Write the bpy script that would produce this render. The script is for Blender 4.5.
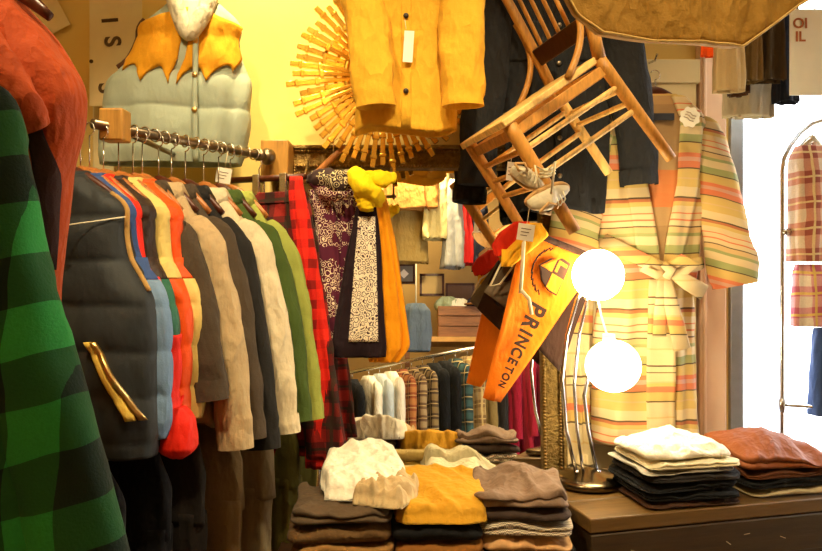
import bpy, math, random
from mathutils import Vector, Matrix, noise
PI = math.pi
for o in list(bpy.data.objects): bpy.data.objects.remove(o)
SC = bpy.context.scene
COL = SC.collection

# ------------------------------------------------------------------ camera, world, lights, exposure
F = 750.0; HY = 262.0; EYE = 1.45
cam = bpy.data.cameras.new('camera'); cam.sensor_width = 36; cam.lens = 36*F/822
cam.shift_y = -(275.5-HY)/822; cam.clip_start = .02
co = bpy.data.objects.new('camera', cam); COL.objects.link(co)
co.location = (0, 0, EYE); co.rotation_euler = (PI/2, 0, 0); SC.camera = co
w = bpy.data.worlds.new('daylight'); SC.world = w; w.use_nodes = True
w.node_tree.nodes['Background'].inputs[0].default_value = (.92, .96, 1, 1)
w.node_tree.nodes['Background'].inputs[1].default_value = 5
SC.view_settings.view_transform = 'Standard'; SC.view_settings.look = 'None'
SC.view_settings.gamma = 1; SC.view_settings.use_curve_mapping = False
SC.view_settings.exposure = 0.72

def lamp(name, kind, loc, energy, color, size=.1, aim=None, spot=60, blend=.6, sy=None):
    d = bpy.data.lights.new(name, kind); d.energy = energy; d.color = color
    if kind == 'AREA':
        d.size = size
        if sy: d.shape = 'RECTANGLE'; d.size_y = sy
    else: d.shadow_soft_size = size
    if kind == 'SPOT': d.spot_size = math.radians(spot); d.spot_blend = blend
    o = bpy.data.objects.new(name, d); COL.objects.link(o); o.location = loc
    if aim is not None:
        o.rotation_euler = (Vector(aim)-Vector(loc)).to_track_quat('-Z', 'Y').to_euler()
    return o
WARM = (1, .80, .46)
lamp('unseen_ceiling_spot', 'SPOT', (-.75, .75, 3.3), 100, WARM, .05, (-.45, 2.15, 1.2), 55)
lamp('unseen_ceiling_spot', 'SPOT', (.25, .7, 3.3), 92, WARM, .05, (.1, 2.2, .95), 60)
lamp('unseen_ceiling_spot', 'SPOT', (-.45, 2.10, 3.3), 165, (1, .80, .40), .04, (-.43, 2.6, 2.0), 42)
lamp('unseen_ceiling_spot', 'SPOT', (.75, 1.3, 3.3), 30, WARM, .04, (.5, 2.3, .8), 60)
lamp('unseen_ceiling_spot', 'SPOT', (.1, -.9, 3.3), 190, WARM, .06, (.2, -1.9, 1.8), 120)  # added unseen spot, lights the far wall that the mirror shows
lamp('unseen_ceiling_spot', 'SPOT', (.4, 1.35, 3.3), 200, WARM, .06, (.35, -.7, 1.1), 70)  # unseen spot put in to brighten the rack opposite the mirror
lamp('added_area_fill', 'AREA', (0, .8, 3.4), 1.5, (1, .80, .5), 1.6, (0, .8, 0))  # area fill added overhead, not a fixture of the shop
lamp('window_daylight', 'AREA', (2.3, 2.5, 1.5), 16, (.86, .93, 1), 1.0, (1.2, 1.6, 1.0), sy=2)

# ------------------------------------------------------------------ coordinates
def P(px, py, Y): return Vector(((px-411)*Y/F, Y, EYE+(HY-py)*Y/F))
MIR0 = Vector((0, 2.44, .615)); TH = math.radians(5.5)
MN = Vector((0, -math.cos(TH), math.sin(TH)))
def V(px, py, D):
    """the real place of what the mirror shows at this pixel, D along the reflected sight line"""
    p = P(px, py, D); return p-2*((p-MIR0).dot(MN))*MN

# ------------------------------------------------------------------ node helpers
class NT:
    def __init__(s, name, rough=.85, metallic=0, spec=.3, sheen=0):
        s.m = bpy.data.materials.new(name); s.m.use_nodes = True; s.t = s.m.node_tree
        s.b = s.t.nodes['Principled BSDF']; s.b.inputs['Roughness'].default_value = rough
        s.b.inputs['Metallic'].default_value = metallic; s.b.inputs['Specular IOR Level'].default_value = spec
        s.b.inputs['Sheen Weight'].default_value = sheen
        s.tc = s.t.nodes.new('ShaderNodeTexCoord')
        s._sep = None
    def n(s, typ, **kw):
        x = s.t.nodes.new(typ)
        for k, v in kw.items():
            if hasattr(x, k) and not k[0].isupper(): setattr(x, k, v)
        return x
    def link(s, a, b): s.t.links.new(a, b)
    def math(s, op, a, b=0.0, c=None):
        x = s.t.nodes.new('ShaderNodeMath'); x.operation = op
        for i, v in enumerate((a, b) if c is None else (a, b, c)):
            if isinstance(v, (int, float)): x.inputs[i].default_value = v
            else: s.link(v, x.inputs[i])
        return x.outputs[0]
    def obj(s): return s.tc.outputs['Object']
    def xyz(s):
        if s._sep is None:
            s._sep = s.t.nodes.new('ShaderNodeSeparateXYZ'); s.link(s.obj(), s._sep.inputs[0])
        return s._sep.outputs
    def noise(s, scale, detail=3, rough=.6, stretch=None, color=False):
        x = s.t.nodes.new('ShaderNodeTexNoise'); x.inputs['Scale'].default_value = scale
        x.inputs['Detail'].default_value = detail; x.inputs['Roughness'].default_value = rough
        if stretch:
            mp = s.t.nodes.new('ShaderNodeMapping'); mp.inputs['Scale'].default_value = stretch
            s.link(s.obj(), mp.inputs[0]); s.link(mp.outputs[0], x.inputs['Vector'])
        else: s.link(s.obj(), x.inputs['Vector'])
        return x.outputs[1 if color else 0]
    def mix(s, f, a, b, mode='MIX'):
        x = s.t.nodes.new('ShaderNodeMix'); x.data_type = 'RGBA'; x.blend_type = mode
        for i, v in ((0, f), (6, a), (7, b)):
            if isinstance(v, (int, float)): x.inputs[i].default_value = v
            elif isinstance(v, (tuple, list)): x.inputs[i].default_value = (*v[:3], 1)
            else: s.link(v, x.inputs[i])
        return x.outputs[2]
    def ramp(s, f, stops, interp='LINEAR'):
        x = s.t.nodes.new('ShaderNodeValToRGB'); x.color_ramp.interpolation = interp
        e = x.color_ramp.elements
        while len(e) < len(stops): e.new(.5)
        for i, (p, c) in enumerate(stops):
            e[i].position = p; e[i].color = (*c, 1) if not isinstance(c, (int, float)) else (c, c, c, 1)
        s.link(f, x.inputs[0]); return x.outputs[0]
    def color(s, c):
        if isinstance(c, tuple): s.b.inputs['Base Color'].default_value = (*c, 1)
        else: s.link(c, s.b.inputs['Base Color'])
    def bump(s, h, strength=.3, dist=.003):
        x = s.t.nodes.new('ShaderNodeBump'); x.inputs['Strength'].default_value = strength
        x.inputs['Distance'].default_value = dist; s.link(h, x.inputs['Height'])
        s.link(x.outputs[0], s.b.inputs['Normal'])
CACHE = {}
def vary(c, k): return tuple(max(0, min(1, v*k)) for v in c)
def deep(c): return tuple(v**1.28 for v in c)
def cloth(name, c, var=.25, rough=.9, weave=350, wr=.25, sheen=.02, slub=None):
    if name in CACHE: return CACHE[name]
    c = deep(c)
    t = NT(name, rough, sheen=sheen)
    a = t.mix(t.noise(6, 4), vary(c, 1-var), vary(c, 1+var))
    n2 = t.noise(weave, 2, .6, slub or (1, 1, 1))
    t.color(t.mix(t.math('MULTIPLY', n2, .35), a, vary(c, .55)))
    wv = t.math('ABSOLUTE', t.math('SUBTRACT', t.noise(7, 3, .55, (1.6, 1.6, .7)), .5))
    t.bump(t.math('ADD', t.math('MULTIPLY', n2, .25), t.math('ADD', t.math('MULTIPLY', t.noise(28, 4), .9), t.math('MULTIPLY', wv, -9))), min(1, wr*2.4), .006)
    CACHE[name] = t.m; return t.m
def leather(name, c, rough=.55):
    t = NT(name, rough, spec=.45)
    t.color(t.mix(t.noise(9, 5), vary(c, .7), vary(c, 1.2))); t.bump(t.noise(60, 5), .25, .003)
    return t.m
def plain(name, c, rough=.6, metallic=0, emit=None, es=1):
    if name in CACHE: return CACHE[name]
    t = NT(name, rough, metallic)
    t.color(t.mix(t.noise(14, 3), vary(c, .9), vary(c, 1.08)))
    if emit: t.b.inputs['Emission Color'].default_value = (*emit, 1); t.b.inputs['Emission Strength'].default_value = es
    CACHE[name] = t.m; return t.m
def metal(name, c, rough=.3):
    if name in CACHE: return CACHE[name]
    t = NT(name, rough, 1); t.color(t.mix(t.noise(25, 4), vary(c, .75), vary(c, 1.1)))
    CACHE[name] = t.m; return t.m
def wood(name, c, scale=6, rough=.55, stretch=(12, 12, 1.2), bump=.2):
    if name in CACHE: return CACHE[name]
    c = deep(c)
    t = NT(name, rough, spec=.4)
    g = t.noise(scale, 6, .65, stretch)
    t.color(t.ramp(g, [(.25, vary(c, .5)), (.5, c), (.75, vary(c, 1.3))])); t.bump(g, bump, .004)
    CACHE[name] = t.m; return t.m
def sq(t, v, k, duty=.5, off=0):     # square wave
    return t.math('GREATER_THAN', t.math('FRACT', t.math('ADD', t.math('MULTIPLY', v, k), off+50)), duty)
def plaid(name, light, mid, dark, period=.12, duty=.5, lines=None, axis='x', shear=0.0, fuzz=.3):
    if name in CACHE: return CACHE[name]
    t = NT(name, .95, sheen=.03); X = t.xyz()
    wob = t.math('MULTIPLY', t.math('SUBTRACT', t.noise(5, 2), .5), .03)
    u = t.math('ADD', X[0] if axis == 'x' else X[1], wob)
    if axis == 'xy': u = t.math('ADD', t.math('ADD', X[0], X[1]), wob)
    v = t.math('ADD', X[2], t.math('ADD', wob, t.math('MULTIPLY', X[0], shear)))
    a = sq(t, u, 1/period, duty); b = sq(t, v, 1/period, duty)
    f = t.math('MULTIPLY', t.math('ADD', a, b), .5)
    col = t.ramp(f, [(0, light), (.3, mid), (.8, dark)], 'CONSTANT')
    if lines:
        lc, lw, lo = lines
        la = sq(t, u, 1/period, 1-lw, lo); lb = sq(t, v, 1/period, 1-lw, lo)
        col = t.mix(t.math('MULTIPLY', t.math('MAXIMUM', la, lb), .85), col, lc)
    nz = t.noise(260, 2)
    col = t.mix(t.math('MULTIPLY', nz, fuzz*1.6), col, vary(mid, .35))
    t.color(col); t.bump(t.math('ADD', nz, t.math('MULTIPLY', t.noise(30, 3), 1.5)), .3, .004)
    CACHE[name] = t.m; return t.m
def serape(name, stops, period=.34, shear=0.0, off=0.0, axis=2, dark=1.0):
    if name in CACHE: return CACHE[name]
    t = NT(name, .9, sheen=.03); X = t.xyz()
    wob = t.math('MULTIPLY', t.math('SUBTRACT', t.noise(4, 2), .5), .025)
    v = t.math('ADD', X[axis], t.math('ADD', wob, t.math('MULTIPLY', X[0 if axis != 0 else 2], shear)))
    f = t.math('FRACT', t.math('ADD', t.math('MULTIPLY', v, 1/period), 50+off))
    col = t.ramp(f, stops, 'CONSTANT')
    soft = t.noise(9, 3, .6, (1, 1, 6))
    col = t.mix(t.math('MULTIPLY', soft, .3), col, (.55, .38, .12))
    t.color(col); t.bump(t.noise(300, 2), .25, .003)
    CACHE[name] = t.m; return t.m
def paisley(name, base, ink, scale=38, dens=.5, thr=.44):
    if name in CACHE: return CACHE[name]
    t = NT(name, .85, sheen=.02)
    vn = t.t.nodes.new('ShaderNodeTexVoronoi'); vn.feature = 'F1'; vn.inputs['Scale'].default_value = scale
    t.link(t.obj(), vn.inputs['Vector'])
    d = vn.outputs['Distance']
    r1 = sq(t, t.math('ADD', d, t.math('MULTIPLY', t.noise(70, 2), .35)), 3.2, 1-dens*.62)
    big = t.math('GREATER_THAN', t.noise(11, 2), thr)
    col = t.mix(t.math('MULTIPLY', r1, big), base, ink)
    t.color(col); t.bump(t.noise(40, 3), .2, .003)
    CACHE[name] = t.m; return t.m
def herring(name, c, c2, k=110):
    t = NT(name, .95); X = t.xyz()
    z = t.math('PINGPONG', t.math('ADD', X[0], 5.0), .006)
    a = sq(t, t.math('ADD', X[1], t.math('ADD', z, X[2])), k, .5)
    b = sq(t, X[0], k, .5)
    f = t.math('ABSOLUTE', t.math('SUBTRACT', a, b))
    t.color(t.mix(f, c, c2)); t.bump(t.noise(200, 2), .3, .003); return t.m

# ------------------------------------------------------------------ mesh helpers
class MB:
    def __init__(s): s.v = []; s.f = []
    def add(s, vs, fs):
        k = len(s.v); s.v += [Vector(v) for v in vs]; s.f += [tuple(i+k for i in f) for f in fs]; return s
    def rings(s, R, close=True, cap0=False, cap1=False):
        n = len(R[0]); k = len(s.v)
        for r in R: s.v += [Vector(p) for p in r]
        for i in range(len(R)-1):
            for j in range(n if close else n-1):
                a = k+i*n+j; b = k+i*n+(j+1) % n
                s.f.append((a, b, b+n, a+n))
        if cap0: s.f.append(tuple(reversed(range(k, k+n))))
        if cap1: s.f.append(tuple(range(k+(len(R)-1)*n, k+len(R)*n)))
        return s
    def box(s, x0, x1, y0, y1, z0, z1):
        return s.add([(x0,y0,z0),(x1,y0,z0),(x1,y1,z0),(x0,y1,z0),(x0,y0,z1),(x1,y0,z1),(x1,y1,z1),(x0,y1,z1)],
              [(0,3,2,1),(4,5,6,7),(0,1,5,4),(1,2,6,5),(2,3,7,6),(3,0,4,7)])
    def beam(s, a, b, wx, wy, up=(0, 1, 0), taper=1):
        a, b = Vector(a), Vector(b); d = (b-a).normalized(); u = Vector(up); u = (u-d*u.dot(d)).normalized(); v = d.cross(u)
        R = []
        for p, k in ((a, 1), (b, taper)):
            R.append([p+u*wy*k*i+v*wx*k*j for i, j in ((-.5,-.5),(-.5,.5),(.5,.5),(.5,-.5))])
        return s.rings(R, cap0=True, cap1=True)
    def tube(s, path, r, n=10, flat=1.0, up=(0, 1, 0), caps=True, fn=None):
        path = [Vector(p) for p in path]; m = len(path); R = []
        rs = r if isinstance(r, (list, tuple)) else [r]*m
        pu = Vector(up)
        for i, p in enumerate(path):
            d = (path[min(i+1, m-1)]-path[max(i-1, 0)]).normalized()
            u = pu-d*pu.dot(d)
            if u.length < 1e-4: u = Vector((1, 0, 0))-d*d.x
            u.normalize(); v = d.cross(u)
            R.append([p+(v*math.cos(2*PI*j/n)+u*flat*math.sin(2*PI*j/n))*rs[i]*(fn(i, j) if fn else 1) for j in range(n)])
        return s.rings(R, cap0=caps, cap1=caps)
    def build(s, name, mat, parent=None, smooth=True, bevel=0, loc=None, rot=None, label=None, solid=0, cap_mat=None):
        me = bpy.data.meshes.new(name); me.from_pydata([tuple(v) for v in s.v], [], s.f); me.update()
        me.materials.append(mat)
        if smooth: me.shade_smooth()
        o = bpy.data.objects.new(name, me); COL.objects.link(o)
        if parent: o.parent = parent
        if loc is not None: o.location = loc
        if rot is not None: o.rotation_euler = rot
        if bevel:
            b = o.modifiers.new('bevel', 'BEVEL'); b.width = bevel; b.segments = 2; b.limit_method = 'ANGLE'
            me.set_sharp_from_angle(angle=math.radians(40))
        if solid:
            b = o.modifiers.new('solid', 'SOLIDIFY'); b.thickness = solid; b.offset = 0
        if label: o['label'] = label
        return o
def tag(o, label, cat, group=None, kind=None):
    if kind: o['kind'] = kind
    if label: o['label'] = label
    if cat: o['category'] = cat
    if group: o['group'] = group
    return o
def thing(name, label, cat, loc=(0, 0, 0), rz=0, group=None, rot=None):
    o = bpy.data.objects.new(name, None); COL.objects.link(o); o.location = loc
    o.rotation_euler = rot or (0, 0, rz); o.empty_display_size = .05
    return tag(o, label, cat, group)
def struct(name, mb, mat, smooth=False, bevel=0):
    o = mb.build(name, mat, smooth=smooth, bevel=bevel); o['kind'] = 'structure'; return o
def copy_tree(o, parent=None, label=None):
    c = o.copy(); COL.objects.link(c); c.parent = parent
    if label: c['label'] = label
    for ch in list(o.children): copy_tree(ch, c)
    return c
def interp(prof, z):
    # prof rows sorted from top (z large) to bottom
    if z >= prof[0][0]: return prof[0][1:]
    for a, b in zip(prof, prof[1:]):
        if z >= b[0]:
            t = (a[0]-z)/max(1e-9, a[0]-b[0]); return tuple(p+(q-p)*t for p, q in zip(a[1:], b[1:]))
    return prof[-1][1:]
def nz(x, y, z): return noise.noise(Vector((x, y, z)))
def interp_s(prof, z, w):
    r = [interp(prof, min(prof[0][0], z+w*k)) for k in (-1, -.5, 0, .5, 1)]
    return tuple(sum(c)/5 for c in zip(*r))
class Hang:
    """a hanging cloth volume: rows (z, centre x, half width, half depth, centre y)"""
    def __init__(s, prof, p=2.3, fold=.012, top=.2, kf=2.2, seed=0, quilt=0, qd=.1, vfold=0.0, qa=.012):
        s.prof = [r if len(r) == 5 else (*r, 0.0) for r in prof]; s.p = p; s.fold = fold; s.top = top; s.kf = kf
        s.seed = seed*7.31; s.quilt = quilt; s.qd = qd; s.qa = qa
        s.z0 = s.prof[0][0]; s.z1 = s.prof[-1][0]; s.w = min(.022, .05*(s.z0-s.z1))
    def S(s, z, phi, off=0.0):
        cx, a, b, cy = interp_s(s.prof, z, s.w); c, q = math.cos(phi), math.sin(phi); e = 2/s.p
        t = (s.z0-z)/(s.z0-s.z1)
        x = a*math.copysign(abs(c)**e, c); y = b*math.copysign(abs(q)**e, q)
        A = s.fold*(s.top+(1-s.top)*t)
        d = A*(nz(c*s.kf*1.6+s.seed, q*s.kf*.6+s.seed, z*1.7)*1.5 + .5*nz(x*26+s.seed, q*2, z*3+4))
        d += .25*s.fold*nz(c*3+s.seed, q*3, z*16)
        if s.quilt:
            u = ((s.z0-z)/s.qd+.06*nz(x*9, q, s.seed)) % 1
            d += s.qa*(abs(math.sin(PI*u))**.45-.6) +.5*s.qa*nz(x*14+s.seed, q*3, z*9)+.25*s.qa*nz(x*40+s.seed, q*3, z*14)
            d *= .4+.6*abs(q)
        d += off
        nn = Vector((c*b, q*a, 0)); nn.normalize() if nn.length else None
        return Vector((cx+x+nn.x*min(d, 1), cy+y+nn.y*d, z))
    def mb(s, n=56, m=60, cap=True, z0=None, z1=None, off=0.0, dip=None):
        z0 = s.z0 if z0 is None else z0; z1 = s.z1 if z1 is None else z1
        R = []
        for i in range(m+1):
            t = i/m; z = z0+(z1-z0)*t
            R.append([s.S(z, 2*PI*j/n, off)+(Vector((0, 0, dip(t, 2*PI*j/n))) if dip else Vector()) for j in range(n)])
        # turn the hem inwards so the cloth shows a thick edge
        last = R[-1]; cc = sum(last, Vector())/n
        R.append([cc+(p-cc)*.93+Vector((0, 0, .004)) for p in last])
        R.append([cc+(p-cc)*.86+Vector((0, 0, .05)) for p in last])
        mb = MB(); mb.rings(R, cap0=True, cap1=cap); return mb
    def phi_front(s, z, x):
        cx, a, b, cy = interp_s(s.prof, z, s.w); u = max(-.995, min(.995, (x-cx)/a))
        return -math.acos(math.copysign(abs(u)**(s.p/2), u))
    def patch(s, pts_l, pts_r, z0, z1, off=.006, nx=8, nzv=14, back=False, edge=.004):
        """panel lying on the front surface between two x(z) curves; tables of (z, x)"""
        def cv(tb, z):
            if isinstance(tb, (int, float)): return tb
            return interp([(r[0], r[1]) for r in tb], z)[0]
        G = []
        for i in range(-1, nzv+2):
            ii = max(0, min(nzv, i)); z = z0+(z1-z0)*ii/nzv; row = []
            for j in range(-1, nx+2):
                jj = max(0, min(nx, j)); x = cv(pts_l, z)+(cv(pts_r, z)-cv(pts_l, z))*jj/nx
                o = -edge if (i != ii or j != jj) else off
                ph = s.phi_front(z, x)
                if back: ph = -ph
                row.append(s.S(z, ph, o))
            G.append(row)
        return MB().rings(G, close=False)

def button(parent, p, r, mat, n=(0, -1, 0), name='button'):
    n = Vector(n); mb = MB(); mb.tube([Vector(p), Vector(p)+n*.002, Vector(p)+n*.004], [r, r, r*.75], 12)
    return mb.build(name, mat, parent)
def text_mesh(s, size, mat, parent, name='letter', loc=(0, 0, 0), rot=(0, 0, 0), ext=.0006, offset=0.0, M=None, sx=1):
    cu = bpy.data.curves.new('t', 'FONT'); cu.body = s; cu.size = size; cu.extrude = ext; cu.offset = offset
    cu.align_x = 'CENTER'; cu.align_y = 'CENTER'
    t = bpy.data.objects.new('t', cu); COL.objects.link(t)
    dg = bpy.context.evaluated_depsgraph_get(); me = bpy.data.meshes.new_from_object(t.evaluated_get(dg))
    bpy.data.objects.remove(t)
    me.name = name; me.materials.clear(); me.materials.append(mat)
    o = bpy.data.objects.new(name, me); COL.objects.link(o)
    if parent: o.parent = parent
    if M is not None: o.matrix_local = M @ Matrix.Diagonal((sx, 1, 1, 1))
    else: o.location = loc; o.rotation_euler = rot
    return o

# ------------------------------------------------------------------ shared materials
M_BTN = plain('dark_horn_button', (.03, .02, .012), .35)
M_BRASS = metal('brass', (.75, .48, .16), .3)
M_STEEL = metal('steel', (.75, .72, .66), .25)
M_PEWTER = metal('dark_bronze', (.26, .2, .13), .35)
M_TAG = plain('white_card', (.85, .80, .68), .8)
M_HANG = wood('dark_hanger_wood', (.12, .035, .012), 6, .35)
M_HANG2 = wood('amber_hanger_wood', (.45, .2, .06), 6, .35)
M_STRING = plain('cream_string', (.75, .66, .45), .9)

def hanger(loc, rz, label, mat=None, w=.2, group=None, hook=.07, drop=.075):
    t = thing('clothes_hanger', label, 'hanger', loc, rz, group)
    pts = []
    for i in range(17):
        u = -1+i/8; pts.append((u*w, .01*abs(u), .004-drop*abs(u)**1.4))
    MB().tube(pts, [.006+.008*(1-abs(-1+i/8)**2)+.002 for i in range(17)], 10, .7).build('shoulder_bar', mat or M_HANG, t)
    h = [(0, 0, .01), (0, 0, hook*.45)]
    for k in range(11):
        a = -PI/2+PI*1.35*k/10; h.append((.016*math.cos(a), 0, hook*.45+.016+.016*math.sin(a)+.0))
    MB().tube(h, .0017, 6).build('hook', M_STEEL, t)
    return t

def sleeve_mb(path, radii, seed, n=22, flat=.62, wr=.09, up=(0, 1, 0)):
    path = [Vector(p) for p in path]
    # resample
    P2 = []; R2 = []; m = len(path)
    K = 34
    for i in range(K+1):
        t = i/K*(m-1); j = min(int(t), m-2); u = t-j
        p0 = path[max(j-1, 0)]; p1 = path[j]; p2 = path[j+1]; p3 = path[min(j+2, m-1)]
        P2.append(.5*((2*p1)+(p2-p0)*u+(2*p0-5*p1+4*p2-p3)*u*u+(3*p1-p0-3*p2+p3)*u**3))
        R2.append(radii[j]+(radii[j+1]-radii[j])*u)
    fn = lambda i, j: 1+wr*nz(math.cos(2*PI*j/n)*1.3+seed*3.7, math.sin(2*PI*j/n)*1.3, i*.22)*2+wr*.6*nz(seed+j*.1, 3, i*.7)
    mb = MB(); mb.tube(P2, R2, n, flat, up, caps=False, fn=fn)
    # cap the shoulder, turn the cuff in
    k = len(mb.v); mb.f.append(tuple(reversed(range(0, n))))
    last = [mb.v[k-n+j] for j in range(n)]; cc = sum(last, Vector())/n; d = (P2[-1]-P2[-3]).normalized()
    r1 = [cc+(p-cc)*.85 for p in last]; r2 = [cc+(p-cc)*.8-d*.03 for p in last]
    mb.rings([last, r1, r2], cap1=True)
    return mb

def collar_mb(rx, ry, h=.035, flare=.02, gap=.5, z=0, n=30, drop=.045):
    prof = [(-.004, -.02), (0, .6*h), (.004, h), (.010, h+.002), (flare*.8, h*.5), (flare+.012, h-drop), (flare+.008, h-drop-.003), (flare*.7, h*.4), (.006, h-.006)]
    R = []
    for i in range(n+1):
        a = -PI/2+gap+(2*PI-2*gap)*i/n
        pt = 1+.7*max(0, math.cos(a+PI/2))**6
        R.append([((rx+o*pt)*math.cos(a), (ry+o*pt)*math.sin(a), z+zz-(.02*max(0, math.cos(a+PI/2)) if o > .008 else 0)) for o, zz in prof])
    return MB().rings(R, close=False)

def jacket(name, label, cat, loc, rz, mat, L=.7, sh=.21, hem=.24, th=.06, SL=.58, spread=.05, seed=1, collar=None, buttons=4,
           group=None, pockets=0, fold=.014, cuff=None, sides=(-1, 1), drop=.075, bmat=None, sr=(.085, .06), fwd=-.03, rot=None, detail=True, lower=None):
    t = thing(name, label, cat, loc, rz, group, rot)
    prof = [(0, 0, .055, .035), (-.012, 0, .075, .04), (-drop*.6, 0, sh*.72, .045), (-drop, 0, sh*.93, .05), (-drop-.05, 0, sh, .055), (-.28, 0, sh*.98, th), (-L*.6, 0, (sh+hem)*.5, th*1.05), (-L, 0, hem, th*1.1)]
    H = Hang(prof, 2.4, fold, .25, 2.2, seed)
    H.mb(56 if detail else 28, 56 if detail else 24, dip=lambda u, a: (.01*math.sin(3*a+seed)*u)).build('torso', mat, t)
    for sgn in (-1, 1):
        if sgn not in sides: continue
        x = sgn*(sh-.05); sprd = spread if not isinstance(spread, tuple) else spread[0 if sgn < 0 else 1]
        pth = [(x, 0, -drop-.0), (sgn*(sh+.0), fwd*.3, -drop-.05), (sgn*(sh+sprd*.5), fwd*.8, -drop-SL*.4), (sgn*(sh+sprd*.85), fwd*1.4, -drop-SL*.75), (sgn*(sh+sprd), fwd*1.6, -drop-SL)]
        sl = sleeve_mb(pth, [sr[0]*.7, sr[0], sr[0]*.92, sr[1]*1.1, sr[1]], seed+sgn, 22 if detail else 14).build('sleeve', mat, t)
        if cuff and detail:
            e = Vector(pth[-1]); d = (Vector(pth[-1])-Vector(pth[-2])).normalized()
            MB().tube([e-d*.045, e-d*.02, e+d*.004], [sr[1]*1.07, sr[1]*1.08, sr[1]*1.06], 22, .66, caps=False).build('cuff', cuff, sl)
    if detail:
        MBc = collar_mb(.058, .043, h=.014, z=-.006, drop=.035) if not name == 'mustard_jacket' else collar_mb(.060, .044, h=.026, z=-.006); MBc.build('collar', collar or mat, t)
        H.patch(-.012, .016, -.05, -L+.005, .004).build('placket', mat, t)
        for i in range(buttons):
            z = -.09-(L-.2)*i/max(1, buttons-1) if buttons > 1 else -.1
            button(t, H.S(z, H.phi_front(z, .002), .008), .008, bmat or M_BTN)
        for k in range(pockets):
            sg = (1, -1)[k % 2]; zz = -.2 if k < 2 else -.2-.28
            x0 = sg*.06 if sg > 0 else -.17; 
            H.patch(x0 if sg > 0 else -.16, x0+.1 if sg > 0 else -.06, zz, zz-.12, .005).build('pocket', mat, t)
    return t, H

def vest(name, label, loc, rz, yoke, body, L=.6, sh=.17, chest=.25, th=.05, seed=1, group=None, trim=None, zy=-.24, quilt=True, collar=None, qd=.11, lining=None, rot=None, hem=None):
    t = thing(name, label, 'vest', loc, rz, group, rot)
    prof = [(0, 0, .06, .035), (-.02, 0, .095, .04), (-.075, 0, sh*.93, .042), (-.13, 0, sh*.86, th), (-.19, 0, sh*.93, th), (-.24, 0, chest*.88, th), (-.29, 0, chest, th), (-L*.6, 0, chest*1.02, th*1.1), (-L+.02, 0, chest, th*1.05), (-L, 0, chest*.96, th*.9)]
    H = Hang(prof, 2.5, .01, .3, 2, seed, quilt, qd)
    if body is yoke: H.mb(60, 90).build('quilted_body', body, t)
    else:
        H.mb(56, 60, z1=zy).build('yoke', yoke, t)
        H.mb(56, 60, z0=zy-.001, off=.002).build('quilted_body', body, t)
    if trim:
        for sg in (1, -1):
            pts = [H.S(z, 0 if sg > 0 else PI, .002) for z in [-.045-.01*i for i in range(23)]]
            MB().tube(pts, .006, 8).build('armhole_piping', trim, t)
    collar_mb(.056, .042, .018, .012, .5, z=-.01, drop=.016).build('collar', collar or yoke, t)
    zp = H.patch(-.006, .006, -.03, -L+.01, .006, nx=2); zp.build('zipper', M_BRASS, t)
    return t, H

# ================================================================== the setting
def wallmat(name, c, c2):
    t = NT(name, .9); t.color(t.mix(t.noise(1.8, 5), c, c2)); t.bump(t.noise(35, 5), .15, .004); return t.m
M_WALL = wallmat('yellow_plaster', (.86, .66, .25), (.78, .56, .17))
M_WALL2 = wallmat('cream_plaster', (.82, .72, .50), (.76, .64, .42))
M_CREAM = wallmat('cream_paint', (.86, .74, .44), (.78, .66, .36))
struct('floor', MB().box(-1.8, 2.6, -2.5, 2.72, -.05, 0), wood('floor_boards', (.16, .08, .035), 5, .5, (8, 1, 1)))
struct('ceiling', MB().box(-1.8, 2.6, -2.5, 2.72, 3.8, 3.85), M_WALL2)
struct('wall_back', MB().box(-1.8, 1.10, 2.6, 2.72, 0, 3.8).box(1.10, 2.6, 2.6, 2.72, 2.45, 3.5).box(2.5, 2.6, 2.6, 2.72, 0, 2.45), M_WALL)
struct('wall_left', MB().box(-1.9, -1.8, -2.5, 2.72, 0, 3.8), M_WALL)
struct('wall_right', MB().box(2.6, 2.7, -2.5, 2.72, 0, 3.8), M_WALL2)
struct('wall_front', MB().box(-1.9, 2.7, -2.6, -2.5, 0, 3.8), wallmat('ochre_shop_wall', (.42, .27, .09), (.30, .18, .06)))
M_PINK = wallmat('pale_pink_paint', (.86, .62, .46), (.80, .55, .40))
struct('trim_1', MB().box(.985, 1.075, 2.555, 2.6, 0, 2.6).box(.992, 1.005, 2.545, 2.556, 0, 2.6), M_PINK, bevel=.004)
struct('trim_2', MB().box(-1.09, -.99, 2.565, 2.6, 0, 3.8), M_CREAM, bevel=.004)
dr = MB().box(.56, .975, 2.57, 2.6, 0, 2.06)
dr.box(.56, .975, 2.56, 2.571, 1.98, 2.06).box(.905, .975, 2.56, 2.571, 0, 1.98).box(.56, .63, 2.56, 2.571, 0, 1.98).box(.63, .905, 2.56, 2.571, .9, 1.0)
struct('door_1', dr, M_CREAM, bevel=.003)
struct('trim_3', MB().box(.5, .985, 2.55, 2.6, 2.06, 2.14), M_CREAM, bevel=.004)
M_ALU = metal('grey_aluminium', (.42, .46, .50), .5)
struct('window_1', MB().box(1.10, 1.145, 2.58, 2.66, 0, 2.45).box(2.46, 2.5, 2.58, 2.66, 0, 2.45).box(1.145, 2.46, 2.58, 2.66, 2.41, 2.45).box(1.145, 2.46, 2.58, 2.66, 0, .08), M_ALU, bevel=.003)
g = bpy.data.materials.new('clear_glass'); g.use_nodes = True; nt = g.node_tree; nt.nodes.clear()
out = nt.nodes.new('ShaderNodeOutputMaterial'); mx = nt.nodes.new('ShaderNodeMixShader'); tr = nt.nodes.new('ShaderNodeBsdfTransparent')
gl = nt.nodes.new('ShaderNodeBsdfGlossy'); gl.inputs['Roughness'].default_value = .02; fr = nt.nodes.new('ShaderNodeValue'); fr.outputs[0].default_value = .04
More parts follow.
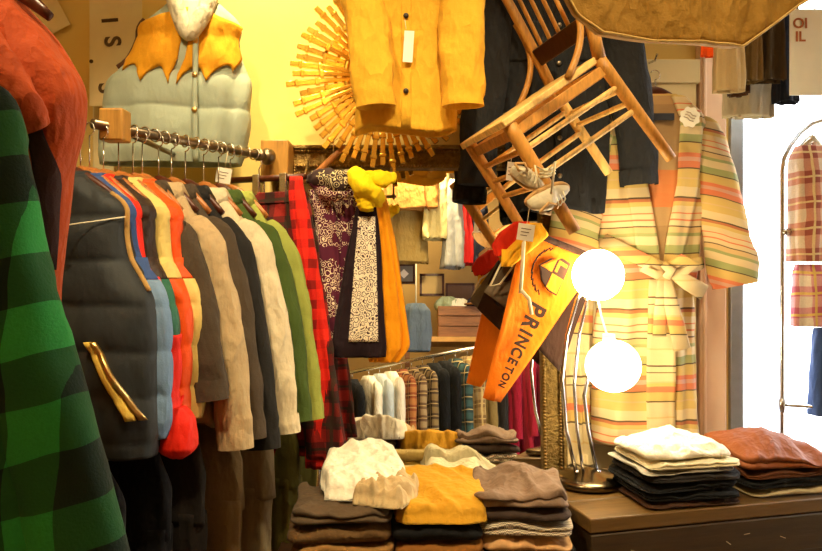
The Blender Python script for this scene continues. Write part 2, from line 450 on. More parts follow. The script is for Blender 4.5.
nt.links.new(fr.outputs[0], mx.inputs[0]); nt.links.new(tr.outputs[0], mx.inputs[1]); nt.links.new(gl.outputs[0], mx.inputs[2]); nt.links.new(mx.outputs[0], out.inputs[0])
o = MB().box(1.145, 2.46, 2.615, 2.621, .08, 2.41).build('window_1_glass', g); o['kind'] = 'structure'

# ================================================================== mirror with its ornate frame
M_FRAME = metal('aged_gold_frame', (.36, .22, .07), .42)
t = NT('frame_carving', .45, 1); t.color(t.mix(t.noise(60, 4), (.05, .03, .012), (.5, .32, .1))); t.bump(t.noise(90, 4), 1, .01); M_CARVE = t.m
t = NT('silvered_glass', 0, 1); t.color((.93, .91, .84)); M_MIR = t.m
mr = thing('wall_mirror', 'large rectangular mirror in a dark carved gilt frame leaning behind the scarves', 'mirror', MIR0, rot=(-TH, 0, 0))
X0, X1, Z0, Z1 = -.385, .43, .02, 1.155
MB().box(X0-.01, X1+.01, 0, .008, Z0-.01, Z1+.01).build('mirror_glass', M_MIR, mr, smooth=False)
fw = .078
for nm, (a, b, c, d) in (('top', (X0-fw, X1+fw, Z1, Z1+fw)), ('side', (X1, X1+fw, Z0, Z1)), ('side', (X0-fw, X0, Z0, Z1)), ('foot', (X0-fw, X1+fw, Z0-.02, Z0))):
    m = MB().box(a, b, -.018, .02, c, d)
    if nm == 'top': m.box(a, b, -.032, -.016, d-.014, d).box(a, b, -.026, -.016, c, c+.010)
    elif nm == 'side':
        o_, i_ = (b-.014, b) if a > 0 else (a, a+.014), (a, a+.010) if a > 0 else (b-.010, b)
        m.box(*o_, -.032, -.016, c, d).box(*i_, -.026, -.016, c, d)
    fo = m.build('frame_rail', M_CARVE, mr, smooth=False, bevel=.003)
def bead(bd, x, z, y, r):
    R = []
    for i in range(1, 4):
        a = PI*i/4; R.append([(x+r*math.sin(a)*math.cos(q), y+r*math.sin(a)*math.sin(q), z+r*math.cos(a)) for q in [PI*k/3 for k in range(6)]])
    bd.rings(R, cap0=True, cap1=True)
for zz, yy, r_ in ((Z1+.006, -.028, .0056), (Z1+fw-.02, -.024, .0058)):
    bd = MB(); x = X0-fw
    while x < X1+fw: bead(bd, x, zz, yy, r_); x += .0105
    bd.build('beading', M_FRAME, mr)
for xx in (X1+.006, X1+fw-.02, X0-.006, X0-fw+.02):
    bd = MB(); z = Z0
    while z < Z1: bead(bd, xx, z, -.027, .0058); z += .0105
    bd.build('beading', M_FRAME, mr)

# ================================================================== left wall: panel, paper sign, padded vest on the wall
M_PAPER = plain('cream_paper', (.82, .70, .40), .85)
M_INK = plain('brown_ink', (.12, .07, .03), .8)
p0 = P(112, 40, 2.50)
sg = thing('paper_sign', 'cream paper sign with dark letters I and S behind the padded vest', 'sign', p0)
MB().box(-.075, .1, 0, .0015, -.22, .16).build('sheet', M_PAPER, sg, smooth=False)
Rt = Matrix.Rotation(PI/2, 4, 'X')
for s_, x_, z_ in (('I', -.01, .065), ('S', -.0, -.005), ('.', -.05, -.07), ('S', -.02, -.16)):
    text_mesh(s_, .075, M_INK, sg, 'letter', M=Matrix.Translation((x_, -.001, z_)) @ Rt @ Matrix.Rotation(-PI/2*.95, 4, 'Z'), offset=.002)
MB().box(-.05, .05, 0, .003, -.09, .09).build('notice', M_PAPER, None, False, loc=P(45, 8, 2.58), rot=(0, -.5, 0))
tag(bpy.data.objects['notice'], 'small pale notice pinned high on the yellow wall above the orange jacket', 'notice')

M_SAGE = cloth('sage_nylon', (.52, .58, .48), .10, .62, 500, .1)
M_YOKE = cloth('yellow_suede', (.85, .45, .03), .15, .85, 200, .15)
M_SHEAR = cloth('cream_shearling', (.75, .70, .56), .15, 1, 90, .8)
def wall_vest():
    loc = P(196, 4, 2.42)
    t = thing('padded_vest', 'sage green padded vest with yellow scalloped yoke hanging on the wall', 'vest', loc, .06)
    L = .52
    prof = [(0, .0, .07, .05), (-.03, .0, .11, .055), (-.07, -.01, .155, .06), (-.14, -.02, .155, .065), (-.20, -.03, .18, .07), (-.24, -.05, .225, .075), (-.38, -.065, .235, .085), (-.48, -.075, .235, .08), (-L, -.08, .22, .06)]
    H = Hang(prof, 2.6, .014, .5, 2, 5, 1, .115, .026)
    H.mb(72, 96).build('quilted_body', M_SAGE, t)
    # scalloped yoke panels, one each side of the opening
    G = lambda x: -.20-.085*(1-abs(math.sin(math.pi*(x-.0)/.16)))
    for sg_ in (-1, 1):
        R = []
        n = 22
        for i in range(-1, n+2):
            ii = max(0, min(n, i)); x = sg_*(.012+.16*ii/n)
            zb = -.275+.055*abs(math.sin(PI*(abs(x)-.012)/.088))**.8+.45*(abs(x)-.012); row = []
            for j in range(-1, 17):
                jj = max(0, min(15, j)); z = -.025-.06*abs(x)/.17+(zb+.025)*jj/15
                a = interp(H.prof, z)[1]; cx = interp(H.prof, z)[0]
                xx = cx+max(-a*.985, min(a*.985, x))
                row.append(H.S(z, H.phi_front(z, xx), -.012 if (ii != i or jj != j) else .009+.004*nz(x*20, z*20, 1)))
            R.append(row)
        MB().rings(R, close=False).build('yoke', M_YOKE, t)
    MB().tube([H.S(z, H.phi_front(z, .015), .012) for z in [-.08-.02*i for i in range(23)]], .009, 8, .6).build('front_band', M_SAGE, t)
    for k in range(4): button(t, H.S(-.14-.11*k, H.phi_front(-.14-.11*k, .015), .02), .009, M_BRASS)
    pts = [(-.07, -.02, .06), (-.062, -.045, .02), (-.04, -.07, -.05), (-.005, -.085, -.125), (.03, -.075, -.07), (.055, -.05, .01), (.065, -.02, .06)]
    sleeve_mb(pts, [.02, .026, .026, .022, .026, .026, .02], 4, 16, .9, .1).build('shearling_collar', M_SHEAR, t)
    pts = [H.S(z, PI*1.03, .004) for z in [-.06-.012*i for i in range(14)]]
    MB().tube(pts, .014, 8, .6).build('armhole_trim', plain('dark_brown_leather', (.09, .035, .015), .5), t)
    MB().tube([(-.0, .0, .10), (.02, -.02, .03), (.05, .0, .10)], .018, 8).build('neck_lining', plain('dark_red_lining', (.16, .04, .02), .8), t)
    MB().tube([(0, .02, -.02), (0, .05, .2), (0, .1, .3)], .0025, 6).build('hanging_loop', M_STRING, t)
wall_vest()

# ================================================================== gold sunburst
M_GOLD = metal('gilt', (1, .62, .10), .27)
sb = thing('sunburst_mirror', 'gilded sunburst mirror with notched radiating rays behind the mustard jacket', 'mirror', P(383, 76, 2.44))
random.seed(4)
ray = MB()
ray.beam((0, 0, .10), (0, -.004, .20), .010, .014, taper=1.6).beam((0, -.004, .195), (0, -.004, .208), .023, .022).beam((0, -.004, .208), (0, -.004, .262), .015, .017, taper=1.15).beam((0, -.004, .260), (0, -.004, .270), .023, .021).beam((0, -.004, .270), (0, -.004, .298), .017, .016)
N = 56
for i in range(N):
    k = 1+random.uniform(-.08, .06)
    if i == 0:
        r0 = ray.build('ray', M_GOLD, sb, bevel=.0015, smooth=True); r = r0
    else: r = r0.copy(); COL.objects.link(r); r.parent = sb
    r.rotation_euler = (random.uniform(-.06, .06)+.05, 2*PI*i/N, 0); r.scale = (1, 1, k)
rn = MB(); rn.tube([(.12*math.cos(a), 0, .12*math.sin(a)) for a in [2*PI*k/48 for k in range(49)]], .016, 10, caps=False)
rn.tube([(.155*math.cos(a), -.008, .155*math.sin(a)) for a in [2*PI*k/48 for k in range(49)]], .006, 8, caps=False)
rn.build('ring', M_GOLD, sb)
gm = MB(); gm.rings([[(r_*math.cos(a), -.02*(1-(r_/.12)**2), r_*math.sin(a)) for a in [2*PI*k/32 for k in range(32)]] for r_ in (.12, .09, .06, .03, .002)], cap1=True)
gm.build('convex_glass', M_MIR, sb)
MB().box(-.1, .1, .005, .02, -.1, .1).build('backing', M_FRAME, sb)
MB().tube([(0, .015, .1), (0, .08, .3), (0, .16, .34)], .003, 6).build('hanging_wire', M_STEEL, sb)

# ================================================================== mustard jacket above the mirror
M_MUST = cloth('mustard_canvas', (.82, .50, .06), .1, .85, 350, .3)
t, H = jacket('mustard_jacket', 'mustard yellow canvas work jacket hanging in front of the gold sunburst', 'jacket', P(406, -82, 2.22), -.03, M_MUST,
    L=.635, sh=.155, hem=.152, th=.05, SL=.50, spread=(-.07, .01), seed=8, buttons=5, sr=(.07, .058), fwd=-.05, fold=.012)
st = MB(); st.tube([(0, -.09, -.33), (.004, -.1, -.36)], .001, 5).build('tag_string', M_STRING, t)
MB().box(-.014, .014, -.002, 0, -.09, 0).build('price_tag', M_TAG, t, False, loc=H.S(-.355, H.phi_front(-.355, .012), .018), rot=(0, .06, 0))
hanger(P(406, -82, 2.22)+Vector((0, 0, .01)), -.03, 'wooden hanger holding the mustard jacket', M_HANG2, .17, hook=.1)
MB().tube([(-.75, 2.22, 2.585), (1.0, 2.30, 2.585)], .012, 10).build('hanging_rail', M_PEWTER)
tag(bpy.data.objects['hanging_rail'], 'dark metal rail high on the wall carrying the mustard and black jackets', 'rail')

# ================================================================== black denim jacket
M_DENIM = cloth('black_denim', (.04, .04, .044), .5, .8, 500, .4)
t, H = jacket('denim_jacket', 'faded black denim jacket hanging behind the wooden chair', 'jacket', P(556, -36, 2.425), .02, M_DENIM,
    L=.80, sh=.185, hem=.155, th=.03, SL=.64, spread=.075, seed=13, buttons=6, sr=(.075, .058), fwd=-.02, fold=.014, pockets=2, bmat=M_PEWTER, cuff=M_DENIM)
hanger(P(556, -36, 2.42)+Vector((0, 0, .01)), .02, 'wooden hanger holding the black denim jacket', M_HANG, .16, hook=.1)

# ================================================================== chair hung in the air
M_CH = wood('honey_chair_wood', (.62, .33, .08), 5, .5, (14, 14, 2.5))
M_CH2 = wood('pale_worn_chair_wood', (.82, .56, .22), 5, .55, (14, 14, 2.5))
M_CHD = wood('dark_chair_board', (.11, .045, .015), 5, .4)
A = P(468, 141, 2.23); B = P(506, 120, 1.94); BL = P(550, 85, 2.33); BR = A+(B-A)+(BL-A)
Dn = Vector((.159, 0, -.258)); W = B-A; Dp = BL-A
ch = thing('wooden_chair', 'small worn wooden spindle-back chair hung tilted from above, white shoes tied on it', 'chair', A)
q = lambda u, v, h: W*u+Dp*v+Dn*h       # u across, v front to back, h down
def rod(name, a, b, r0, r1=None, mat=M_CH, n=12, bow=None):
    a, b = Vector(a), Vector(b); pts = []; rr = []
    for i in range(9):
        s_ = i/8; p = a.lerp(b, s_)
        if bow: p = p+Vector(bow)*math.sin(PI*s_)
        pts.append(p); rr.append(r0+((r1 or r0)-r0)*s_)
    return MB().tube(pts, rr, n).build(name, mat, ch)
rod('leg', q(0, 0, .02), q(0, 0, 1.08), .0185, .015); rod('leg', q(1, 0, .02), q(1, 0, 1.12), .020, .017)
rod('leg', q(0, 1, .02), q(-.04, 1.06, 1.10), .0175, .0145, M_CH2); rod('leg', q(1, 1, .02), q(.98, 1.10, 1.14), .0185, .015)
rod('back_post', q(0, 1, .03), q(0, 1.10, -1.35), .0175, .014, bow=(.0, 0, .01)); rod('back_post', q(1, 1, .03), q(1, 1.18, -1.35), .0185, .014, bow=(.025, 0, .02))
se = MB()
e = [q(-.06, -.07, -.02), q(1.08, -.07, -.02), q(1.02, 1.0, -.02), q(-.02, 1.0, -.02)]; th = Dn.normalized()*.02
se.add(e+[p+th for p in e], [(0, 1, 2, 3), (7, 6, 5, 4), (0, 4, 5, 1), (1, 5, 6, 2), (2, 6, 7, 3), (3, 7, 4, 0)])
se.build('seat', M_CH2, ch, bevel=.004)
for a_, b_ in (((0, 0), (1, 0)), ((1, 0), (1, 1)), ((0, 1), (1, 1)), ((0, 0), (0, 1))):
    MB().beam(q(*a_, .13), q(*b_, .13), .012, .03, up=tuple(Dn)).build('apron', M_CH, ch, bevel=.003)
for h in (.30, .47, .64): rod('rung', q(0, 0, h), q(1, 0, h), .008, None, M_CH)
for h in (.30, .56): rod('rung', q(1, 0, h), q(1, 1, h+.02), .008, None, M_CH2)
for h in (.32, .58): rod('rung', q(0, 0, h), q(0, 1, h), .008, None, M_CH2)
for h in (.36, .5): rod('rung', q(0, 1.02, h), q(1, 1.03, h), .008, None, M_CH2)
MB().beam(q(0, 1.02, -.30), q(1, 1.03, -.30), .012, .055, up=tuple(Dn)).build('back_rail', M_CHD, ch, bevel=.004)
MB().beam(q(0, 1.09, -1.25), q(1, 1.16, -1.25), .012, .06, up=tuple(Dn)).build('back_rail', M_CHD, ch, bevel=.004)
for u in (.2, .4, .6, .8): rod('spindle', q(u, 1.03, -.32), q(u, 1.13, -1.25), .0065, None, M_CH)
def brace(u):
    pts = []
    for i in range(13):
        s_ = i/12; v = 1.05-.42*s_**2.2; h = -.72+.72*s_**.7
        pts.append(q(u, v, h))
    MB().tube(pts, .0095, 10).build('bent_brace', M_CH, ch)
brace(1.05); brace(-.05)
pp = q(.5, 1.15, -1.25)
MB().tube([pp, pp+Vector((.0, .0, .3)), Vector((pp.x, pp.y, 3.8-A.z))], .004, 6).build('hanging_rope', M_STRING, ch)
# baby shoes tied to the near leg
M_SHOE = cloth('cream_shoe_leather', (.70, .62, .46), .15, .6, 120, .15); M_SOLE = cloth('tan_shoe_sole', (.62, .40, .18), .15, .6)
def shoe(label, loc, rot, s=1):
    t = thing('baby_shoe', label, 'shoe', loc, 0, 'baby shoes tied to the chair leg', rot)
    R = []
    for i in range(15):
        u = i/14; x = -.055+.11*u; hw = (.019+.008*math.sin(PI*(u*.9+.1)))*(math.sin(PI*min(1, max(.04, u*.93+.04)))**.35); hh = .045 if u < .42 else .045-.025*min(1, (u-.42)/.25)
        hh *= (math.sin(PI*min(1, max(.05, u*.92+.05)))**.3)
        R.append([(x*s, hw*math.cos(a)*s*(1 if math.sin(a) < .2 else .8), (hh*.5+hh*.55*math.sin(a))*s) for a in [2*PI*k/18 for k in range(18)]])
    MB().rings(R, cap0=True, cap1=True).build('upper', M_SHOE, t)
    R = []
    for zz, k in ((-.004, .95), (-.006, 1.0), (.002, 1.04), (.005, 1.0)):
        R.append([((.058*math.cos(a))*k*s, (.026+.004*math.cos(a))*math.sin(a)*k*s, zz*s) for a in [2*PI*j/28 for j in range(28)]])
    MB().rings(R, cap0=True, cap1=True).build('sole', M_SOLE, t)
    MB().tube([(-.045*s, 0, .052*s), (-.02*s, .016*s, .052*s), (.0, 0, .046*s), (-.02*s, -.016*s, .052*s), (-.045*s, 0, .052*s)], .004*s, 8, caps=False).build('ankle_opening', M_SOLE, t)
    for k in range(3): MB().tube([((.005+.012*k)*s, -.016*s, (.042-.007*k)*s), ((.005+.012*k)*s, 0, (.052-.007*k)*s), ((.005+.012*k)*s, .016*s, (.042-.007*k)*s)], .0018*s, 6).build('lace', M_STRING, t)
    return t
shoe('cream baby shoe pointing down with its tan sole shown, tied on the chair leg', P(547, 195, 1.895), (2.2, -.35, .15), 1.05)
shoe('cream baby shoe hanging sideways behind the other one on the chair leg', P(527, 180, 1.93), (1.0, .5, -.4), .85)
o = MB()
lc = P(545, 175, 1.89)
for k in range(3): o.tube([lc+Vector((-.012, -.0, .012-.008*k)), lc+Vector((0, -.026, .008-.008*k)), lc+Vector((.024, -.0, .02-.008*k)), lc+Vector((.01, .05, .02-.008*k)), lc+Vector((-.012, -.0, .012-.008*k))], .0035, 6)
o.tube([lc+Vector((0, -.02, .005)), lc+Vector((-.03, -.03, .02)), lc+Vector((-.02, -.03, -.03))], .003, 6).tube([lc+Vector((0, -.02, .005)), lc+Vector((.02, -.03, .03)), lc+Vector((.01, -.03, -.05))], .003, 6)
tag(o.build('shoe_lace', M_STRING), 'knotted cream lace tying the baby shoes to the chair leg', 'lace')
def card(name, label, px, py, Y, w_, h_, rot, mat=M_TAG, string=None, group=None):
    t = thing(name, label, 'tag', P(px, py, Y), 0, group, rot)
    MB().box(-w_/2, w_/2, -.001, .0005, -h_, 0).build('card', mat, t, False)
    for k in range(3): MB().box(-w_*.3, w_*(.3-.1*k), -.0016, -.0009, -h_*(.3+.2*k)-.001, -h_*(.3+.2*k)+.001).build('pen_line', M_INK, t, False)
    MB().tube([(0, 0, -.004), string or (0, .0, .05)], .001, 5).build('string', M_STRING, t)
    return t
card('price_tag', 'narrow white tag hanging from the chair rungs', 511, 162, 2.02, .019, .05, (0, .1, .2))
card('price_tag', 'square white tag at the foot of the chair leg above the pennant', 527, 224, 2.02, .045, .045, (0, .15, 0))

# ================================================================== pennants
M_OR = cloth('orange_felt', (.92, .29, .012), .08, .95, 250, .2); M_BRN = cloth('dark_brown_felt', (.07, .03, .015), .2, .95, 250, .2)
M_PRN = plain('dark_brown_print', (.035, .012, .004), .9)
M_GRYF = cloth('grey_brown_felt', (.20, .15, .10), .2, .95, 250, .2)
hA = P(524, 232, 2.14); hB = P(597, 262, 2.28); tA = P(483, 398, 2.15); tB = P(501, 403, 2.16)
pn = thing('felt_pennant', 'orange felt PRINCETON pennant with dark header and shield, hanging below the chair', 'pennant', hA)
def felt(pts, y0=0, y1=.003, sub=14):
    a, b, c, d = [Vector(p) for p in pts]; R = []
    front = []
    for i in range(sub+1):
        l = a.lerp(d, i/sub); r = b.lerp(c, i/sub)
        wv = .010*math.sin(i/sub*7+1); row = [l.lerp(r, j/10)+Vector((0, wv*math.sin(j*.5+i*.2), 0)) for j in range(11)]
        front.append(row)
    m = MB(); m.rings([r+[p+Vector((0, y1, 0)) for p in reversed(r)] for r in front], cap0=True, cap1=True); return m
z_ = Vector()
felt([z_, hB-hA, tB-hA, tA-hA]).build('field', M_OR, pn)
hd = (hB-hA).normalized(); ax = ((tA+tB)/2-(hA+hB)/2).normalized()
felt([-hd*.004-ax*.018, hB-hA+hd*.004-ax*.018, hB-hA+ax*.002, ax*.002], sub=2).build('header', M_BRN, pn)
org = (hA+hB)/2-hA
up_ = (hd-ax*hd.dot(ax)).normalized(); nrm = ax.cross(up_)      # the pennant's own plane
def glyph(s_, u, size, sx=1, v=0):
    p = org+ax*u+up_*v+nrm*.013
    M = Matrix.Identity(4)
    for i in range(3): M[i][0] = ax[i]; M[i][1] = up_[i]; M[i][2] = nrm[i]; M[i][3] = p[i]
    return text_mesh(s_, size, M_PRN, pn, 'letter', M=M, offset=size*.035, sx=sx)
u = .178; size = .089
for c_ in 'PRINCETON':
    wdt = {'I': .35, 'N': .78, 'O': .76}.get(c_, .66)*size*.72
    glyph(c_, u+wdt/2, size, .72, -.002); u += wdt+.0035; size *= .885
# shield, ribbon and small figure above the shield
def flat(pts, mat, name, y=-.0145):
    m = MB(); k = len(pts); V3 = [org+ax*a+up_*b-nrm*y for a, b in pts]
    m.add(V3+[p-nrm*.004 for p in V3], [tuple(range(k)), tuple(reversed(range(k, 2*k)))]+[(i, i+k, (i+1) % k+k, (i+1) % k) for i in range(k)])
    return m.build(name, mat, pn, False)
shp = [(.03, .045), (.135, .045), (.135, .01), (.118, -.028), (.083, -.058), (.048, -.028), (.03, .01)]
flat(shp, M_PRN, 'shield')
flat([(.084, .041), (.131, .041), (.131, .011), (.128, -.004), (.084, -.004)], M_OR, 'shield_field', -.0155)
flat([(.082, -.008), (.034, -.008), (.034, .041), (.082, .041)], M_PRN, 'shield_field', -.0155)
flat([(.084, -.008), (.126, -.008), (.115, -.028), (.084, -.053)], M_PRN, 'shield_field', -.0155)
flat([(.082, -.008), (.034, -.008), (.035, .002), (.05, -.024), (.082, -.053)], M_OR, 'shield_field', -.0158)
flat([(.04, .036), (.05, .036), (.05, .010), (.075, .010), (.075, .0), (.04, .0)], M_OR, 'chevron', -.0162)
for k in range(9):
    a = -1.1+k*.28; p = org+ax*(.085-.07*math.sin(a-.2))+up_*(-.005-.072*math.cos(a-.2))+nrm*.0135
    d = -ax*math.cos(a-.2)+up_*math.sin(a-.2)
    MB().tube([p-d*.011+ax*.003, p-ax*.006, p+d*.004+ax*.004, p+d*.011-ax*.002], .0022, 5).build('ribbon_mark', M_PRN, pn)
MB().tube([Vector((0, -.004, -.01)), Vector((-.006, -.008, -.10)), Vector((-.012, -.008, -.175))], .0055, 6, .4).tube([Vector((-.010, -.008, -.165)), Vector((.012, -.012, -.19)), Vector((.02, -.01, -.235))], .0055, 6, .4).build('cream_tie', M_STRING, pn)
# second, brown pennant behind
b0 = P(525, 243, 2.22)
pb = thing('felt_pennant', 'dark brown pennant with cream edging hanging behind the orange PRINCETON pennant', 'pennant', b0)
bp = [P(522, 240, 2.22), P(484, 292, 2.22), P(555, 412, 2.3), P(562, 380, 2.3)]
felt([bp[0]-b0, P(585, 300, 2.33)-b0, P(560, 372, 2.31)-b0, bp[1]-b0+Vector((.03, 0, -.03))]).build('field', M_BRN, pb)
felt([bp[0]-b0, P(533, 262, 2.2)-b0, P(508, 310, 2.2)-b0, bp[1]-b0]).build('fold', M_GRYF, pb)
MB().tube([P(519, 250, 2.18)-b0, P(502, 262, 2.18)-b0, P(490, 286, 2.18)-b0, P(500, 284, 2.18)-b0, P(512, 268, 2.17)-b0, P(519, 250, 2.18)-b0], .003, 6, caps=False).build('printed_loop', M_STRING, pb)
t = thing('cloth_bundle', 'small red and yellow knotted cloth beside the pennant top', 'cloth', P(515, 232, 2.16))
Hang([(.03, .02, .02, .012), (0, .0, .045, .015), (-.04, -.02, .05, .012), (-.07, -.035, .02, .01)], 2, .01, .5, 2, 3).mb(24, 20).build('red_cloth', cloth('red_felt', (.72, .05, .01), .15), t)
Hang([(.035, .05, .02, .012), (.0, .055, .04, .014), (-.05, .0, .035, .012), (-.09, -.03, .012, .008)], 2, .01, .5, 2, 6).mb(24, 20).build('yellow_cloth', cloth('yellow_felt', (.85, .48, .03), .15), t, loc=(0, -.012, -.01))

# ================================================================== striped robe on the door
cr = (.66, .50, .28); ye = (.60, .40, .12); co_ = (.66, .15, .07); ol = (.28, .31, .12); bk = (.05, .025, .02); ta = (.62, .40, .18); rd = (.45, .11, .05); pk = (.60, .30, .22)
ST = [(0, bk), (.012, cr), (.10, ye), (.17, ta), (.185, ye), (.26, bk), (.272, co_), (.33, pk), (.37, co_), (.41, ye), (.50, bk), (.51, ol), (.58, cr), (.66, ol), (.69, ta), (.74, bk), (.752, cr), (.80, co_), (.815, cr), (.86, co_), (.875, cr), (.93, ye), (.97, rd)]
M_ROBE = serape('serape_wool', ST, .36); M_ROBE2 = serape('serape_wool_sleeve', ST, .30, .25, .3)
ST2 = [(0, bk), (.02, cr), (.25, ta), (.27, cr), (.48, bk), (.5, ye), (.62, co_), (.70, ye), (.75, ta), (.77, cr), (.9, bk), (.915, cr)]
M_ROBE3 = serape('serape_wool_front', ST2, .22, 0, .1)
M_IN = serape('serape_lining', [(0, (.30, .17, .08)), (.3, (.38, .22, .10)), (.45, (.6, .16, .05)), (.75, (.42, .25, .12)), (.9, (.3, .18, .09))], .4, 0, .42)
RL = P(655, 92, 2.485)
hanger(RL+Vector((0, 0, .0)), .0, 'dark wooden hanger holding the striped robe on the door', M_HANG, .13, hook=.09)
MB().tube([RL+Vector((0, .12, .12)), RL+Vector((0, .0, .105)), RL+Vector((0, -.02, .12))], .004, 8).build('coat_hook', M_STEEL)
tag(bpy.data.objects['coat_hook'], 'small steel hook on the door frame carrying the striped robe', 'hook')
rb = thing('striped_robe', 'long blanket-striped robe in coral, cream and olive with tied belt on the door', 'robe', RL)
Lr = 1.16
prof = [(-.012, .0, .06, .03), (-.03, .0, .10, .035), (-.07, .01, .15, .045), (-.12, .01, .165, .05), (-.35, -.01, .165, .06), (-.6, -.02, .16, .055), (-.68, -.02, .15, .05), (-.8, -.03, .165, .055), (-Lr, -.03, .175, .06)]
H = Hang(prof, 2.5, .02, .3, 2.4, 21)
H.mb(64, 80).build('body', M_ROBE, rb)
H.patch([(-.012, -.045), (-.12, -.09), (-.35, -.055), (-.5, -.012)], [(-.012, .045), (-.12, .07), (-.35, .045), (-.5, .012)], -.02, -.60, .004).build('lining', M_IN, rb)
for sg_ in (-1, 1):
    l = [(-.012, .035*sg_), (-.1, .065*sg_), (-.3, .05*sg_), (-.45, .022*sg_), (-.62, .0), (-Lr, .012*sg_)]
    r = [(-.012, .075*sg_), (-.1, .125*sg_+.01), (-.3, .115*sg_), (-.45, .09*sg_), (-.62, .055*sg_-.01), (-Lr, .07*sg_-.01)]
    H.patch(l, r, -.02, -.60, .016, nzv=40).build('lapel', M_ROBE, rb)
H.patch([(-.6, -.035), (-Lr, -.045)], [(-.6, .035), (-Lr, .045)], -.62, -Lr+.003, .012, nzv=30).build('front_panel', M_ROBE3, rb)
MB().box(-.04, .04, -.004, 0, -.011, .011).build('neck_label', plain('dark_woven_label', (.03, .03, .04), .8), rb, False, loc=H.S(-.095, H.phi_front(-.095, 0), .012))
# sleeves
sl = [(.12, 0, -.11), (.165, -.02, -.18), (.20, -.03, -.35), (.225, -.035, -.50), (.25, -.04, -.64)]
sleeve_mb(sl, [.05, .066, .072, .080, .082], 31, 26, .5, .10).build('sleeve', M_ROBE2, rb)
sl = [(-.12, 0, -.11), (-.20, -.0, -.18), (-.255, -.01, -.35), (-.285, -.015, -.55), (-.295, -.02, -.66)]
sleeve_mb(sl, [.055, .075, .085, .088, .085], 33, 26, .45, .10).build('sleeve', M_ROBE2, rb)
belt = MB()
belt.tube([(-.18, -.03, -.49), (-.14, -.068, -.52), (-.06, -.088, -.56), (.01, -.098, -.585)], [.024, .026, .022, .015], 12, .3)
belt.tube([(.145, -.03, -.565), (.12, -.06, -.57), (.06, -.085, -.58), (.01, -.098, -.585)], [.02, .022, .02, .014], 12, .3)
belt.build('belt', M_ROBE3, rb)
kn = MB()
kn.tube([(.0, -.10, -.585), (.045, -.125, -.555), (.09, -.12, -.57), (.05, -.11, -.60), (.01, -.10, -.59)], [.012, .018, .017, .016, .012], 12, .4)
kn.tube([(.0, -.10, -.585), (-.05, -.12, -.56), (-.07, -.11, -.585), (-.03, -.11, -.605), (.01, -.10, -.59)], [.012, .016, .016, .014, .012], 12, .4)
kn.tube([(-.01, -.112, -.57), (.01, -.125, -.59), (.0, -.11, -.612)], [.012, .018, .014], 12, .7)
kn.tube([(.01, -.105, -.59), (.06, -.115, -.625), (.12, -.11, -.66)], [.014, .024, .026], 12, .3)
kn.tube([(.0, -.105, -.60), (.015, -.115, -.70), (.05, -.11, -.84)], [.014, .024, .028], 12, .3)
kn.tube([(-.01, -.105, -.60), (-.02, -.112, -.72), (-.02, -.105, -.80)], [.014, .02, .022], 12, .3)
kn.build('belt_knot', M_ROBE3, rb)
tg = thing('paper_tag', 'white scalloped paper tag pinned on the shoulder of the striped robe', 'tag', P(690, 117, 2.33), 0, None, (0, .5, 0))
R = [[(.031*(1+.08*math.cos(8*a))*math.cos(a), y, .031*(1+.08*math.cos(8*a))*math.sin(a)) for a in [2*PI*k/48 for k in range(48)]] for y in (0, .0015)]
MB().rings(R, cap0=True, cap1=True).build('card', M_TAG, tg, False)
for k in range(3): MB().tube([(-.018, -.001, .009-.009*k), (-.006, -.001, .012-.009*k), (.004, -.001, .008-.009*k), (.016, -.001, .011-.009*k)], .0009, 4).build('pen_line', plain('brown_pen', (.25, .12, .05), .8), tg)
MB().tube([(0, 0, .02), (-.01, .03, .04)], .001, 4).build('pin', M_STEEL, tg)
# a second striped blanket hanging beside the robe
bl = thing('striped_blanket', 'cream and ochre striped blanket hanging from a hook between mirror and robe', 'blanket', P(572, 165, 2.55))
H = Hang([(0, 0, .05, .015), (-.05, 0, .08, .02), (-.4, .0, .075, .02), (-1.03, -.0, .07, .02)], 2.3, .02, .5, 3, 44); H.mb(50, 60).build('cloth', serape('pale_striped_wool', ST2, .3, .05, .4), bl)
MB().tube([(0, 0, -.01), (0, .06, .03)], .003, 6).build('hook', M_STEEL, bl)
# outlet box on the wall above the door
ou = thing('wall_socket', 'small pale socket box on the wall above the door', 'socket', P(635, 55, 2.585))
MB().box(-.028, .028, -.01, .014, -.028, .028).build('plate', plain('ivory_plastic', (.62, .55, .38), .4), ou, bevel=.003)
for k in (-1, 1): MB().tube([(k*.009, -.0105, 0), (k*.009, -.008, 0)], .003, 8).build('hole', M_INK, ou)

# ================================================================== khaki canvas across the top, things by the window
M_KHA = cloth('khaki_canvas', (.36, .21, .035), .12, .85, 260, .35)
kb = thing('canvas_cloth', 'large khaki canvas cloth draped over a bar along the top above the door', 'cloth', P(660, -10, 1.72))
def edge(px):
    pts = [(560, -8), (575, 18), (600, 37), (650, 44), (700, 47), (738, 50), (748, 43), (770, 27), (792, 10), (830, -12)]
    for a, b in zip(pts, pts[1:]):
        if px <= b[0]: return a[1]+(b[1]-a[1])*(px-a[0])/(b[0]-a[0])
    return pts[-1][1]
R = []
for i in range(91):
    px = 562+i*2.95; x = P(px, 0, 1.72).x-kb.location.x; top = P(0, -34, 1.72).z-kb.location.z; bot = min(top-.01, P(0, edge(px), 1.72).z-kb.location.z)
    row = []; 
    for j in range(15): z = bot+(top-bot)*j/14; row.append((x, -.03-.02*nz(x*7, z*2, 3)-.006*nz(x*30, z*9, 1), z))
    for j in range(7): a = PI*j/6; row.append((x, -.03*math.cos(a), top+.02*math.sin(a)))
    for j in range(15): z = top+(bot+.012-top)*j/14; row.append((x, .03+.02*nz(x*6, z*2, 8), z))
    R.append(row)
MB().rings(R, close=True).build('cloth', M_KHA, kb)
